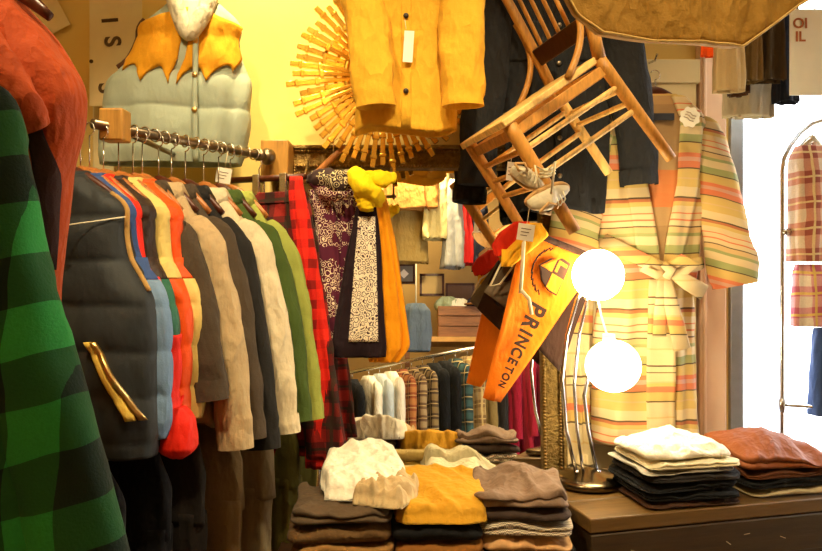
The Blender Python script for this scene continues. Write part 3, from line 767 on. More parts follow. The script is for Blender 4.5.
sm = MB(); sm.tube([Vector(r[0])+Vector((0, -.002, .001)) for r in R], .0028, 6); sm.build('hem_edge', cloth('frayed_cream_edge', (.6, .42, .16)), kb)
MB().tube([P(545, -35, 1.72), P(850, -35, 1.72)], .012, 10).build('hanging_bar', M_PEWTER)
tag(bpy.data.objects['hanging_bar'], 'dark bar just under the ceiling with the khaki canvas over it', 'rail')
MB().tube([P(650, 2, 2.3), P(860, -12, 2.3)], .011, 10).build('hanging_bar.001', M_STEEL)
tag(bpy.data.objects['hanging_bar.001'], 'steel bar by the window carrying folded trousers, hidden above the khaki canvas', 'rail')
def hung(name, label, cat, px, Y, y0, y1, wpx, mat, seed, group=None, dep=.03, fold=.014, rz=0, skew=0, extra=None, top=None):
    """a folded cloth hanging from a rail"""
    loc = P(px, y0, Y); k = Y/F; h = (y1-y0)*k; wv = wpx*k/2
    t = thing(name, label, cat, loc, rz, group)
    H = Hang([(0, 0, wv*(top or .85), dep*.6), (-.03, 0, wv*.95, dep), (-h*.5, skew*.5, wv, dep*1.1), (-h, skew, wv*1.03, dep)], 2.6, fold, .4, 2.5, seed)
    H.mb(40, 36).build('folded_cloth', mat, t)
    return t, H
hung('trousers', 'olive trousers folded over the bar by the window, beside the dark pair', 'trousers', 769, 2.3, -2, 82, 26, cloth('olive_drill', (.09, .055, .015), .2), 51, 'trousers over the window bar')
hung('trousers', 'khaki trousers on the window bar, between the beige and the olive pair', 'trousers', 751, 2.27, -2, 83, 17, cloth('khaki_drill', (.22, .14, .045), .2), 52, 'trousers over the window bar')
hung('trousers', 'near-black navy trousers hanging longest on the bar by the window', 'trousers', 786, 2.33, -2, 103, 22, cloth('navy_drill', (.018, .02, .035), .2), 53, 'trousers over the window bar')
hung('trousers', 'brown trousers half behind the beige shirt tail near the window bar', 'trousers', 737, 2.33, 0, 95, 18, cloth('brown_drill', (.12, .055, .02), .2), 54, 'trousers over the window bar')
hung('shirt', 'beige shirt tail hanging from the bar at the window edge', 'shirt', 727, 2.24, -3, 92, 26, cloth('beige_cotton', (.60, .46, .26), .12), 55, None, .03)
hung('shirt', 'pale cream shirt tail hanging lowest beside the window', 'shirt', 748, 2.42, 0, 118, 46, cloth('pale_cream_cotton', (.70, .62, .46), .1), 56, None, .02)
hung('cloth', 'small bright orange cloth showing under the khaki canvas', 'cloth', 714, 2.28, 2, 57, 25, cloth('bright_orange_cotton', (.95, .16, .01), .1), 57, None, .015)
ps = thing('paper_sign', 'white sign board with brown letters at the edge of the window', 'sign', P(815, 52, 2.26))
MB().box(-.075, .12, 0, .006, -.13, .13).build('board', plain('white_board', (.82, .80, .70), .7), ps, False, bevel=.001)
for s_, z_ in (('OI', .085), ('IL', .045)): text_mesh(s_, .042, plain('rust_ink', (.35, .10, .03), .8), ps, 'letter', loc=(-.045, -.0015, z_), rot=(PI/2, 0, 0), offset=.001)
MB().tube([(0, .003, .13), (0, .003, .2)], .0015, 5).build('string', M_STRING, ps)
# chrome rail stand
M_CHR = metal('chrome', (.62, .62, .66), .2)
st = thing('clothes_rail', 'thin chrome clothes stand in front of the bright window', 'clothes rack', (1.18, 2.5, 0))
X = lambda px, py, Y=2.5: P(px, py, Y)-Vector((1.18, 2.5, 0))
arc = [X(782, 692)]+[X(782, y) for y in (430, 300, 200, 170)]+[X(784, 158), X(790, 146), X(800, 133), X(812, 124), X(830, 118), X(900, 118)]
MB().tube(arc, .0075, 10).build('upright', M_CHR, st)
MB().tube([X(900, 692), X(900, 118)], .0075, 10).build('upright', M_CHR, st)
MB().tube([X(782, 405), X(900, 412)], .006, 8).build('cross_bar', M_CHR, st)
MB().tube([X(782, 232), X(790, 232)], .012, 8).build('joint', M_CHR, st); MB().tube([X(782, 398), X(782, 412)], .012, 8).build('joint', M_CHR, st)
for px in (782, 900): MB().tube([X(px, 690, 2.42), X(px, 690, 2.57)], .012, 8).build('foot', M_CHR, st)
M_PL1 = plaid('rust_plaid', (.80, .66, .48), (.62, .28, .18), (.32, .07, .05), .085, .5, ((.85, .7, .35), .08, .2))
M_PL2 = plaid('pink_plaid', (.80, .72, .58), (.70, .34, .34), (.50, .10, .16), .07, .5, ((.8, .6, .1), .12, .3))
t, H = hung('plaid_shirt', 'red and cream plaid shirt hanging on the chrome stand by the window', 'shirt', 812, 2.5, 146, 262, 44, M_PL1, 61, None, .04, top=.6)
hanger(P(812, 140, 2.5), 0, 'wire hanger on the chrome stand above the plaid shirt', M_STEEL, .06, hook=.06)
hung('plaid_skirt', 'pink and yellow plaid skirt hanging below the plaid shirt', 'skirt', 817, 2.5, 264, 326, 46, M_PL2, 62, None, .04)
hung('jeans', 'blue denim trousers hanging under the pink plaid skirt at the window', 'trousers', 830, 2.5, 328, 415, 34, cloth('mid_blue_denim', (.08, .13, .28), .2), 63, None, .04)

# ================================================================== lamp
GC = (1, .80, .45)
def globe_mat(name, st):
    m = bpy.data.materials.new(name); m.use_nodes = True; b = m.node_tree.nodes['Principled BSDF']
    b.inputs['Base Color'].default_value = (1, .95, .8, 1); b.inputs['Emission Color'].default_value = (1, .86, .52, 1); b.inputs['Emission Strength'].default_value = st
    b.inputs['Roughness'].default_value = .3; return m
M_GLB = globe_mat('lit_opal_glass', 19)
LB = P(588, 483, 2.20); LB.z = .802
lp = thing('table_lamp', 'chrome table lamp with two lit round glass globes on the wooden trunk', 'lamp', LB)
def lathe(prof, n=48):
    return MB().rings([[(r*math.cos(2*PI*k/n), r*math.sin(2*PI*k/n), z) for k in range(n)] for r, z in prof], cap0=True, cap1=True)
M_BLK = metal('dark_polished_metal', (.16, .12, .07), .22)
lathe([(.098, 0), (.103, .004), (.103, .014), (.098, .020), (.07, .026), (.035, .034), (.012, .044), (.004, .046)]).build('base', M_BLK, lp)
G1 = P(598, 275, 2.17)-LB; G2 = P(613, 366, 2.15)-LB
def globe(c, r, stretch=1):
    R = [[(c.x+r*math.sin(a)*math.cos(q_), c.y+r*math.sin(a)*math.sin(q_), c.z+r*stretch*math.cos(a)) for q_ in [2*PI*k/40 for k in range(40)]] for a in [PI*(i+.15)/24.3 for i in range(25)]]
    return MB().rings(R, cap0=True, cap1=True)
globe(G1, .074).build('glass_globe', M_GLB, lp); globe(G2, .078, .95).build('glass_globe', M_GLB, lp)
L_ = lambda px, py, Y=2.2: P(px, py, Y)-LB
MB().tube([L_(577, 476), L_(566, 430), L_(562, 380), L_(567, 335), L_(577, 300), L_(588, 282)], .0058, 10).build('stem', M_CHR, lp)
MB().tube([L_(584, 478), L_(577, 430), L_(574, 385), L_(579, 335), L_(588, 296), L_(596, 283)], .0045, 10).build('stem', M_CHR, lp)
MB().tube([L_(598, 476), L_(588, 430), L_(584, 395), L_(590, 370), L_(600, 352), L_(608, 348, 2.15)], .005, 10).build('stem', M_CHR, lp)
MB().tube([G1+Vector((-.0, 0, -.07)), L_(601, 315, 2.17), L_(606, 332, 2.16), G2+Vector((-.012, 0, .085))], .003, 8).build('cord', M_TAG, lp)
MB().tube([G2+Vector((-.012, 0, .062)), G2+Vector((-.012, 0, .092))], .018, 14).build('socket', plain('white_bakelite', (.85, .82, .72), .4), lp)
for px in (577, 598): MB().tube([L_(px, 478), L_(px, 470)], .008, 10).build('ferrule', M_CHR, lp)

# ================================================================== trunk
tk = thing('storage_chest', 'long scuffed dark wooden chest carrying the lamp and folded clothes', 'chest', (.463, 1.90, .06), .25)
M_TRT = wood('worn_trunk_top', (.20, .12, .04), 4, .4, (1.2, 14, 14), .35); M_TRF = wood('dark_trunk_side', (.085, .05, .02), 4, .5, (1.2, 14, 14), .35)
MB().box(0, .82, .012, .42, 0, .70).build('body', M_TRF, tk, False, bevel=.006)
for k in range(3):
    MB().box(-.008, .83, .002+.142*k, .002+.140*(k+1), .70, .738).build('top_board', M_TRT, tk, False, bevel=.004)
for z in (.10, .655): MB().box(-.006, .826, .0, .013, z-.055, z+.042).build('front_batten', M_TRF, tk, False, bevel=.003)
sc = MB(); random.seed(9)
for k in range(5):
    x = random.uniform(.1, .75); z = random.uniform(.60, .70); sc.tube([(x, -.0012, z), (x+random.uniform(-.02, .03), -.0012, z+random.uniform(-.01, .012))], .0009, 4)
sc.build('scratch_marks', plain('scraped_wood', (.5, .38, .2), .8), tk)
for x in (.06, .76):
    for y in (.06, .37): MB().box(x-.03, x+.03, y-.03, y+.03, -.06, .0).build('foot', M_TRF, tk, False, bevel=.003)

# ================================================================== folded clothes
def folded(name, label, cat, loc, rz, w_, d, h, mat, seed=1, group=None, layers=2, sag=.006, edge_mat=None, wr=.005, taper=0, bulge=.0, lab=None, tilt=(0, 0)):
    """one folded garment: a rounded pad whose front and sides show its folded layers"""
    t = thing(name, label, cat, loc, rz, group)
    n1, n2 = 34, 26; s_ = seed*5.17
    def rim(kind):
        # closed outline in the plane, rounded rectangle
        pts = []; r = .028
        for cx, cy, a0 in ((w_/2-r, -d/2+r, -PI/2), (w_/2-r, d/2-r, 0), (-w_/2+r, d/2-r, PI/2), (-w_/2+r, -d/2+r, PI)):
            for k in range(5): a = a0+PI/2*k/4; pts.append((cx+r*math.cos(a), cy+r*math.sin(a), math.cos(a), math.sin(a)))
        out = []
        for i in range(len(pts)):
            a, b = pts[i], pts[(i+1) % len(pts)]; L = math.hypot(b[0]-a[0], b[1]-a[1]); m = max(1, int(L/.012))
            for k in range(m): out.append(tuple(p+(q_-p)*k/m for p, q_ in zip(a, b)))
        return out
    O = rim(0); R = []
    rows = []
    per = h/layers
    for l in range(layers):
        for k in range(7):
            a = -PI/2+PI*k/6; rows.append((l*per+per*.5+per*.5*math.sin(a), per*.5*math.cos(a)-per*.5))
    T = lambda x, y, z: z+(z/h)*(wr*2.2*nz(x*9+s_, y*9, s_)+wr*.8*nz(x*30, y*30+s_, 2)+wr*1.5*(.35-abs(nz(x*14+s_+3, y*7+x*5, s_)*2))-sag*((2*x/w_)**2+(2*y/d)**2)+bulge*(1-(2*x/w_)**2)*(1-(2*y/d)**2)+tilt[0]*x+tilt[1]*y)
    for z, o in rows:
        row = []
        for x, y, nx, ny in O:
            j = o+wr*1.2*nz(x*11+s_, y*11, z*50)+.004*nz(x*4, y*4+s_, round(z/per-.5)*9)
            k = 1-taper*z/h; X_ = x*k+nx*j; Y_ = y*k+ny*j
            row.append((X_, Y_, T(x, y, z)))
        R.append(row)
    last = R[-1]
    for s2 in (.93, .8, .6, .4, .2, .04):
        row = []
        for p in last:
            x, y = p[0]*s2, p[1]*s2; zz = h+(wr*.25)*(1-s2)
            row.append((x, y, T(x, y, zz)))
        R.append(row)
    MB().rings(R, cap0=True, cap1=True).build('folded_cloth', mat, t)
    if lab: MB().box(-.015, .015, -.001, .001, -.009, .009).build('size_label', lab, t, False, loc=(-w_*.15, -d/2-.006, h*.45))
    return t
M_CRM = cloth('cream_cotton', (.86, .78, .55), .08, .9, 250, .3); M_WHT = cloth('white_linen', (.92, .86, .72), .06, .9, 250, .35)
M_GRY = cloth('charcoal_jersey', (.05, .042, .038), .2); M_BLKC = cloth('black_jersey', (.014, .014, .016), .3); M_DBR = cloth('dark_brown_cord', (.10, .045, .018), .25)
M_BRW = cloth('rust_brown_leather', (.36, .13, .04), .2, .6, 120, .2); M_BRW2 = cloth('brown_cord', (.20, .08, .03), .2)
# stack right of the lamp
z = .800; 
def stack(x, y, rz, rows, z, jitter=.006, k=1.0):
    for i, r in enumerate(rows):
        name, label, cat, w_, d, h, mat, kw = r
        kw = dict(kw); dx = kw.pop('dx', 0); dy = kw.pop('dy', 0); rr = kw.pop('rr', 0)
        w_ *= k; h *= k
        folded(name, label, cat, (x+dx+random.uniform(-1, 1)*jitter, y+dy, z), rz+rr+random.uniform(-.03, .03), w_, d, h, mat, seed=random.random()*50, **kw); z += h+.0005
    return z
random.seed(12)
stack(.735, 2.10, .20, [
 ('folded_shirt', 'dark brown folded shirt lowest in the stack right of the lamp', 'shirt', .282, .24, .017, M_DBR, dict(layers=1)),
 ('folded_shirt', 'black folded shirt lying on the dark brown one at the bottom of the lamp-side stack', 'shirt', .272, .24, .024, M_BLKC, dict(layers=2, dx=.004)),
 ('folded_shirt', 'black folded shirt in the middle of the stack right of the lamp', 'shirt', .272, .24, .024, M_BLKC, dict(layers=2, dx=-.006)),
 ('folded_shirt', 'charcoal folded shirt under the cream ones in the stack right of the lamp', 'shirt', .272, .24, .022, M_GRY, dict(layers=2)),
 ('folded_shirt', 'grey and white folded shirt second below the top of the stack right of the lamp', 'shirt', .272, .24, .012, cloth('pale_grey_jersey', (.45, .42, .36), .1), dict(layers=1, dx=-.008)),
 ('folded_shirt', 'cream folded shirt just under the topmost of the stack right of the lamp', 'shirt', .266, .24, .022, M_CRM, dict(layers=2)),
 ('folded_shirt', 'bright white folded shirt on top of the stack right of the lamp', 'shirt', .262, .23, .030, M_WHT, dict(layers=1, taper=.12, bulge=.02, dx=-.005, wr=.008)),
], .802)
stack(1.065, 2.20, .17, [
 ('folded_trousers', 'cream folded trousers at the bottom of the brown stack on the trunk', 'trousers', .30, .24, .022, cloth('stone_cotton', (.62, .54, .36), .1), dict(layers=1)),
 ('folded_trousers', 'black folded trousers low in the brown stack on the trunk', 'trousers', .30, .24, .026, M_BLKC, dict(layers=2)),
 ('folded_trousers', 'dark brown folded trousers in the middle of the brown stack on the trunk', 'trousers', .30, .24, .026, M_BRW2, dict(layers=2)),
 ('folded_trousers', 'rust brown folded trousers on top of the stack at the end of the trunk', 'trousers', .30, .25, .045, M_BRW, dict(layers=2, dx=-.01, bulge=.025, wr=.009, tilt=(-.10, .05))),
], .802)

# display table left of the trunk
tb = thing('display_table', 'dark low display table under the folded trousers', 'table', (.03, 2.06, -.06), 0)
M_TBL = wood('dark_table_wood', (.09, .045, .02), 4, .5, (1.2, 12, 12))
MB().box(-.42, .35, -.26, .36, .64, .67).build('top', M_TBL, tb, False, bevel=.004)
MB().box(-.39, .27, -.23, .34, .58, .64).build('apron', M_TBL, tb, False, bevel=.003)
for x in (-.36, .24):
    for y in (-.20, .31): MB().box(x-.025, x+.025, y-.025, y+.025, .06, .58).build('leg', M_TBL, tb, False, bevel=.003)
M_B1 = cloth('brown_wool', (.20, .12, .05), .2, .9, 220, .35); M_B2 = cloth('tan_drill', (.38, .22, .08), .15); M_B3 = cloth('grey_brown_wool', (.17, .12, .075), .2)
M_MST = cloth('ochre_cotton', (.66, .38, .035), .12, .85, 200, .25); M_TBR = cloth('toffee_cotton', (.36, .17, .04), .15); M_TAU = cloth('taupe_wool', (.30, .21, .15), .15); M_TAU2 = cloth('dark_taupe_wool', (.10, .068, .055), .15)
M_PCH = cloth('peach_cotton', (.72, .46, .24), .1); M_HT = herring('houndstooth_knit', (.70, .60, .45), (.10, .06, .04)); M_SAGE2 = cloth('pale_sage_cotton', (.50, .52, .32), .1)
g_ = 'folded trousers in the front row of the table'
random.seed(3)
zl = stack(-.178, 1.945, .04, [
 ('folded_trousers', 'dark folded trousers lowest of the left pile on the table', 'trousers', .25, .25, .045, M_TAU2, dict(layers=2)),
 ('folded_trousers', 'tan folded trousers low in the left table pile', 'trousers', .255, .25, .05, M_B2, dict(layers=2, dx=.005)),
 ('folded_trousers', 'tan folded trousers with a creased front, third from the top of the left table pile', 'trousers', .245, .25, .05, M_B2, dict(layers=2, dx=.01)),
 ('folded_trousers', 'brown folded trousers second from the top of the left table pile', 'trousers', .25, .25, .048, M_B1, dict(layers=1, dx=-.002)),
 ('folded_trousers', 'grey-brown wool trousers rumpled on top of the left table pile', 'trousers', .235, .25, .042, M_B3, dict(layers=2, wr=.010)),
], .6105, k=1.03)
zm = stack(.070, 1.965, -.02, [
 ('folded_trousers', 'tan folded trousers lowest of the middle pile on the table', 'trousers', .21, .25, .09, cloth('muted_tan', (.5, .33, .15), .2), dict(layers=2)),
 ('folded_trousers', 'toffee brown folded trousers under the black ones in the middle pile', 'trousers', .22, .25, .055, M_TBR, dict(layers=2)),
 ('folded_trousers', 'black folded trousers under the ochre shirt in the middle pile', 'trousers', .225, .25, .045, M_BLKC, dict(layers=1)),
], .6105, k=1.03)
zr = stack(.290, 1.99, -.05, [
 ('folded_trousers', 'pale sage folded trousers lowest of the pile beside the trunk', 'trousers', .23, .25, .060, M_SAGE2, dict(layers=2)),
 ('folded_trousers', 'black folded trousers under the peach ones beside the trunk', 'trousers', .25, .25, .05, M_BLKC, dict(layers=2, dx=.01)),
 ('folded_trousers', 'peach folded trousers sagging out of the pile beside the trunk', 'trousers', .22, .25, .040, M_PCH, dict(layers=1, wr=.009, sag=.012)),
 ('folded_sweater', 'houndstooth knitted sweater in the pile beside the trunk', 'sweater', .23, .25, .034, M_HT, dict(layers=2)),
 ('folded_trousers', 'dark taupe folded trousers under the topmost of the pile beside the trunk', 'trousers', .22, .25, .034, M_TAU2, dict(layers=1)),
 ('folded_trousers', 'taupe folded trousers with bunched waist on top of the pile beside the trunk', 'trousers', .225, .25, .042, M_TAU, dict(layers=2, wr=.012, bulge=.008, dx=-.002)),
], .6105, k=1.03)
def crumple(name, label, cat, loc, rz, w_, d, prof, mat, seed=1, amp=.014, n=54, ridge=.5, outline=None):
    """a loosely thrown garment: a closed rumpled pad; prof(u, v) gives its height, u,v in -1..1"""
    t = thing(name, label, cat, loc, rz); s_ = seed*3.9
    top = []; bot = []
    for j in range(n+1):
        v = -1+2*j/n; a, b = [], []
        for i in range(n+1):
            u = -1+2*i/n
            # squircle map to a soft outline
            k = 1-.10*(u*u*v*v)
            ed = min(1, (1-abs(u))*6)*min(1, (1-abs(v))*6)
            ed = math.sqrt(max(0, 1-(1-ed)**2)); 
            wob = .09*nz(u*2+s_, v*2, 4)+.03*nz(u*7+s_, v*7, 9)
            x = u*w_/2*k*(1+wob*abs(u)); y = v*d/2*k*(1+wob*abs(v))
            p_ = u*.8+v*.5; q_ = -u*.5+v*.8; r = (1-abs(nz(p_*2.6+s_, q_*.9+s_, 1))*2.6)*ridge+.6*(1-3*abs(nz(p_*1.1+s_, q_*3.4, 7)))*(1-ridge)*2+.18*nz(u*7+s_, v*7-s_, 12)
            h = max(.004, prof(u, v)+amp*r)
            a.append((x, y, .002+h*ed)); b.append((x, y, 0))
        top.append(a); bot.append(b)
    m = MB(); m.rings(top, close=False); k = len(m.v)
    for r in bot: m.v += [Vector(p) for p in r]
    n1 = n+1
    for j in range(n):
        for i in range(n):
            q_ = k+j*n1+i; m.f.append((q_, q_+n1, q_+n1+1, q_+1))
    for i in range(n):
        m.f += [(i, k+i, k+i+1, i+1)[::-1], (n*n1+i, n*n1+i+1, k+n*n1+i+1, k+n*n1+i)[::-1], (i*n1, (i+1)*n1, k+(i+1)*n1, k+i*n1)[::-1], (i*n1+n, k+i*n1+n, k+(i+1)*n1+n, (i+1)*n1+n)[::-1]]
    m.build('crumpled_cloth', mat, t)
    return t
crumple('folded_shirt', 'bright ochre shirt spread on top of the middle table pile', 'shirt', (.075, 1.97, zm), .0, .25, .27, lambda u, v: .040+.035*(v+1)/2-.01*u*u, M_MST, 3, .009, ridge=.8)
crumple('white_shirt', 'bright white linen shirt heaped on the left table pile', 'shirt', (-.130, 2.02, zl), .10, .225, .30, lambda u, v: .035+.05*max(0, (v+1)/2)**.9-.012*u*u*(v+1), M_WHT, 5, .011, ridge=.85)
crumple('cream_shirt', 'cream rumpled shirt lying at the right edge of the white linen heap', 'shirt', (-.06, 1.91, zl-.004), -.3, .14, .17, lambda u, v: .03+.01*(1-u*u), cloth('cream_brown_print', (.62, .48, .28), .35), 6, .020)
# back row
random.seed(6)
zb = stack(-.02, 2.295, 0, [
 ('folded_trousers', 'dark folded trousers at the bottom of the back row pile near the mirror', 'trousers', .24, .17, .07, M_TAU2, dict(layers=2)),
 ('folded_trousers', 'khaki folded trousers under the rolled ones in the back row', 'trousers', .24, .17, .06, M_B2, dict(layers=2)),
], .6105)
rl = thing('rolled_trousers', 'khaki and cream rolled trousers in the back row before the mirror', 'trousers', (-.005, 2.285, zb), 0)
M_ROLL = cloth('golden_khaki', (.55, .38, .10), .25)
def roll(r0, r1, x0, x1, y, z, mat, name, turns=1.6, seed=0):
    R = []
    for i in range(25):
        x = x0+(x1-x0)*i/24; row = []
        for k in range(40):
            a = 2*PI*k/40; r = r0*(1+.12*nz(math.cos(a)+seed, math.sin(a), x*14))
            row.append((x, y+r*1.5*math.cos(a), z+r*.8*math.sin(a)))
        R.append(row)
    m = MB(); m.rings(R)
    for xx, sgn in ((x0, -1), (x1, 1)):
        last = R[0] if sgn < 0 else R[-1]; c = sum((Vector(p) for p in last), Vector())/40
        rr = [last]
        for s2, dx in ((.85, .006), (.7, -.006), (.5, .005), (.3, -.006), (.1, .002)): rr.append([c+(Vector(p)-c)*s2+Vector((sgn*dx, 0, 0)) for p in last])
        m.rings(rr, cap1=True)
    return m.build(name, mat, rl)
roll(.030, .02, -.08, .085, 0, .024, M_ROLL, 'lower_roll'); roll(.026, .02, -.07, .08, .01, .064, cloth('light_khaki', (.66, .50, .20), .2), 'upper_roll', seed=4)
roll(.018, .02, -.085, .05, -.035, .055, M_B1, 'dark_roll', seed=8)
zc = stack(.155, 2.295, 0, [
 ('folded_trousers', 'brown folded trousers at the bottom of the pile under the cream heap', 'trousers', .24, .17, .08, M_B1, dict(layers=2)),
 ('folded_trousers', 'tan folded trousers under the cream heap before the mirror', 'trousers', .24, .17, .06, M_B2, dict(layers=2)),
], .6105)
crumple('cream_jumper', 'cream knitted jumper heaped in the back row against the mirror', 'jumper', (.175, 2.29, zc), .0, .29, .18, lambda u, v: .03+.05*math.exp(-((u+.75)**2)*9)+.05*math.exp(-((u-.15)**2)*4)-.03*max(0, u)*1.2, cloth('cream_knit', (.80, .72, .50), .08, .95, 140, .5), 9, .010)

# ================================================================== left clothes rail
RZ = 1.786
def RP(s, z=0): return Vector((-.763+.484*s, 1.84+.875*s, RZ+z))
rr_ = thing('wall_rail', 'dark bronze clothes rail with ball end running along the left garments', 'rail', RP(0))
o0 = RP(0)
MB().tube([RP(-.02)-o0, RP(.62)-o0], .0125, 14).build('bar', M_PEWTER, rr_)
MB().tube([RP(-.30, .03)+Vector((-.10, 0, 0))-o0, RP(-.02)+Vector((-.02, 0, .0))-o0], .0125, 14).build('bar', M_PEWTER, rr_)
def ball(c, r, n=20): return MB().rings([[(c[0]+r*math.sin(a)*math.cos(q_), c[1]+r*math.sin(a)*math.sin(q_), c[2]+r*math.cos(a)) for q_ in [2*PI*k/n for k in range(n)]] for a in [PI*(i+.2)/12.4 for i in range(13)]], cap0=True, cap1=True)
ball(RP(.63)-o0, .027).build('ball_end', M_PEWTER, rr_)
MB().tube([RP(.585)-o0, RP(.60)-o0], .019, 14).build('collar_ring', M_PEWTER, rr_)
M_BLOCK = wood('varnished_block', (.55, .32, .09), 5, .45)
bb = RP(.045)+Vector((-.0, 0, .0))-o0
MB().box(bb.x-.03, bb.x+.03, bb.y-.03, bb.y+.03, -.035, .045).build('wood_block', M_BLOCK, rr_, False, bevel=.005)
MB().tube([bb, (bb.x, 2.6-o0.y, bb.z)], .008, 8).build('wall_bracket', M_PEWTER, rr_)
e = RP(.665)
MB().box(e.x-.045-o0.x, e.x+.045-o0.x, e.y-.0-o0.y, 2.6-o0.y, -.06, .06).build('wood_block', M_BLOCK, rr_, False, bevel=.005)
for i in range(14):
    s = .10+i*.036; c = RP(s)-o0
    R = []
    d = Vector((.484, .875, 0))
    pts = [c+Vector((.875, -.484, 0))*.0165*math.cos(a)+Vector((0, 0, .0165))*math.sin(a)+d*.004*math.sin(a*1+i) for a in [2*PI*k/20 for k in range(21)]]
    MB().tube(pts, .0022, 6, caps=False).build('ring', M_STEEL, rr_)
for i in range(7):
    s = -.27+i*.035; c = RP(s, .03*(-s/.3))+Vector((-.10*(-s/.3), 0, 0))-o0
    pts = [c+Vector((.875, -.484, 0))*.0165*math.cos(a)+Vector((0, 0, .0165))*math.sin(a) for a in [2*PI*k/20 for k in range(21)]]
    MB().tube(pts, .0022, 6, caps=False).build('ring', M_STEEL, rr_)
ANG = -.47
NECK = -.135
def at(s): return RP(s, NECK)
# vests, front to back
M_NAVY = cloth('charcoal_nylon', (.05, .056, .06), .2, .62, 500, .1)
M_PIPE = cloth('tan_corduroy', (.55, .36, .14), .15)
v, H = vest('padded_vest', 'dark charcoal quilted vest with tan corduroy armhole piping at the front of the rail', at(-.10), -.36, M_NAVY, M_NAVY, L=.635, sh=.205, chest=.256, th=.07, seed=3, trim=M_PIPE, qd=.10)
hanger(at(-.10)+Vector((0, 0, .01)), -.36, 'wooden hanger inside the charcoal quilted vest', M_HANG, .16, hook=.21, drop=.08)
z_ = -.60
tp = H.patch([(-.375, .14), (-.54, .225)], [(-.375, .153), (-.54, .241)], -.375, -.545, .012, 3); tp.build('yellow_zip', cloth('yellow_zip_tape', (.80, .58, .14), .2), v)
tz = H.patch([(-.375, .156), (-.54, .244)], [(-.375, .165), (-.54, .254)], -.375, -.545, .013, 3); tz.build('yellow_zip', M_BRASS, v)
MB().tube([H.S(-.10, H.phi_front(-.10, .19), .01), H.S(-.12, H.phi_front(-.12, .1), .03), H.S(-.14, H.phi_front(-.14, .075), .025)], .0016, 5).build('tag_string', M_STRING, v)
MB().box(-.018, .018, -.002, 0, -.02, .02).build('price_tag', M_TAG, v, False, loc=H.S(-.145, H.phi_front(-.145, .07), .028), rot=(0, .7, 0))
M_BLU = cloth('blue_denim', (.08, .14, .32), .2); M_LBL = cloth('light_blue_denim', (.25, .36, .52), .15); M_RED = cloth('scarlet_nylon', (.85, .04, .01), .1, .6)
M_BRQ = cloth('brown_grey_nylon', (.12, .09, .06), .2, .5); M_DKB = cloth('dark_brown_nylon', (.06, .032, .022), .2, .5); M_TEAL = cloth('teal_green_nylon', (.05, .20, .13), .15, .5)
M_ORG = cloth('orange_nylon', (.85, .14, .01), .1, .55); M_CRV = cloth('cream_yellow_nylon', (.78, .62, .24), .1, .55)
gv = 'vests on the left rail'
VS = [
 (-.055, -.40, 'blue vest with light denim side right behind the charcoal quilted vest', M_BLU, M_LBL, .60, .185, .262, 11),
 (-.03, -.45, 'scarlet vest with a brown-grey quilted body between the blue and the dark brown vest', M_RED, M_BRQ, .62, .18, .235, 12),
 (.01, -.47, 'dark brown vest with a teal green chest panel behind the scarlet one', M_DKB, M_TEAL, .62, .185, .235, 13),
 (.055, -.48, 'vest with cream shoulders and orange quilted body on the left rail', M_CRV, M_ORG, .61, .185, .232, 14),
 (.10, -.48, 'orange shouldered vest with cream yellow quilted body, last of the vests', M_ORG, M_CRV, .58, .185, .235, 15)]
for s, a, lb, y_, b_, L, sh, chs, sd in VS:
    v, H = vest('padded_vest', lb, at(s)+Vector((0, 0, .0)), a, y_, b_, L=L, sh=sh, chest=chs, th=.04, seed=sd, group=gv, qd=.10)
    if sd == 13:
        H.mb(56, 30, z0=-.37, z1=-L+.01, off=.006).build('lower_panel', M_RED, v)
    if sd == 12:
        H.mb(56, 20, z0=-.235, z1=-.33, off=.007).build('side_patch', M_RED, v)
    hanger(at(s)+Vector((0, 0, .01)), a, {11: 'wooden hanger in the blue vest', 12: 'wooden hanger in the scarlet vest', 13: 'wooden hanger in the dark brown and teal vest', 14: 'wooden hanger in the cream shouldered vest', 15: 'wooden hanger in the orange shouldered vest'}[sd], M_HANG2, .14, hook=.21, drop=.075)
rp = thing('red_pouch', 'bright red rounded padded pouch hanging below the scarlet vest', 'pouch', P(178, 424, 1.74), -.3)
Hang([(.04, 0, .02, .015), (.03, 0, .032, .025), (.01, 0, .042, .035), (-.03, 0, .046, .042), (-.055, 0, .046, .042), (-.072, 0, .03, .028), (-.078, 0, .01, .01)], 2.1, .006, .4, 2, 3).mb(36, 30).build('pouch', M_RED, rp)
MB().tube([(0, 0, .035), (-.01, .05, .08), (-.03, .12, .15)], .004, 6).build('strap', M_RED, rp)
# jackets
M_LIN = cloth('tan_linen', (.58, .45, .28), .15, .9, 260, .35, slub=(1, 1, .15)); M_CHB = cloth('dark_brown_wool', (.12, .09, .062), .2, .95); M_CHR2 = cloth('charcoal_wool', (.04, .036, .034), .2, .95)
M_OAT = cloth('oatmeal_linen', (.76, .66, .48), .12, .9, 260, .4, slub=(1, 1, .2)); M_LGR = cloth('light_olive_cotton', (.40, .43, .12), .2, .9); M_DGR = cloth('dark_green_cotton', (.10, .15, .035), .2)
JS = [
 (.13, 'short dark brown jacket at the left end of the jackets on the rail', M_CHB, .60, .165, .42, 21, -.47),
 (.185, 'tan linen jacket with turned sleeve hem, beside the cream yellow vest', M_LIN, .62, .195, .545, 22, -.47),
 (.23, 'dark grey-brown wool jacket between the tan linen and the charcoal jacket', M_CHB, .62, .195, .53, 23, -.46),
 (.28, 'charcoal wool jacket just left of the oatmeal jacket on the rail', M_CHR2, .64, .20, .565, 24, -.46),
 (.35, 'pale oatmeal linen jacket with a long light sleeve on the rail', M_OAT, .62, .205, .54, 25, -.44),
 (.41, 'dark green cotton shirt between the oatmeal and the light olive jacket', M_DGR, .58, .20, .52, 26, -.44),
 (.46, 'light olive green cotton jacket near the end of the rail', M_LGR, .60, .20, .525, 27, -.42)]
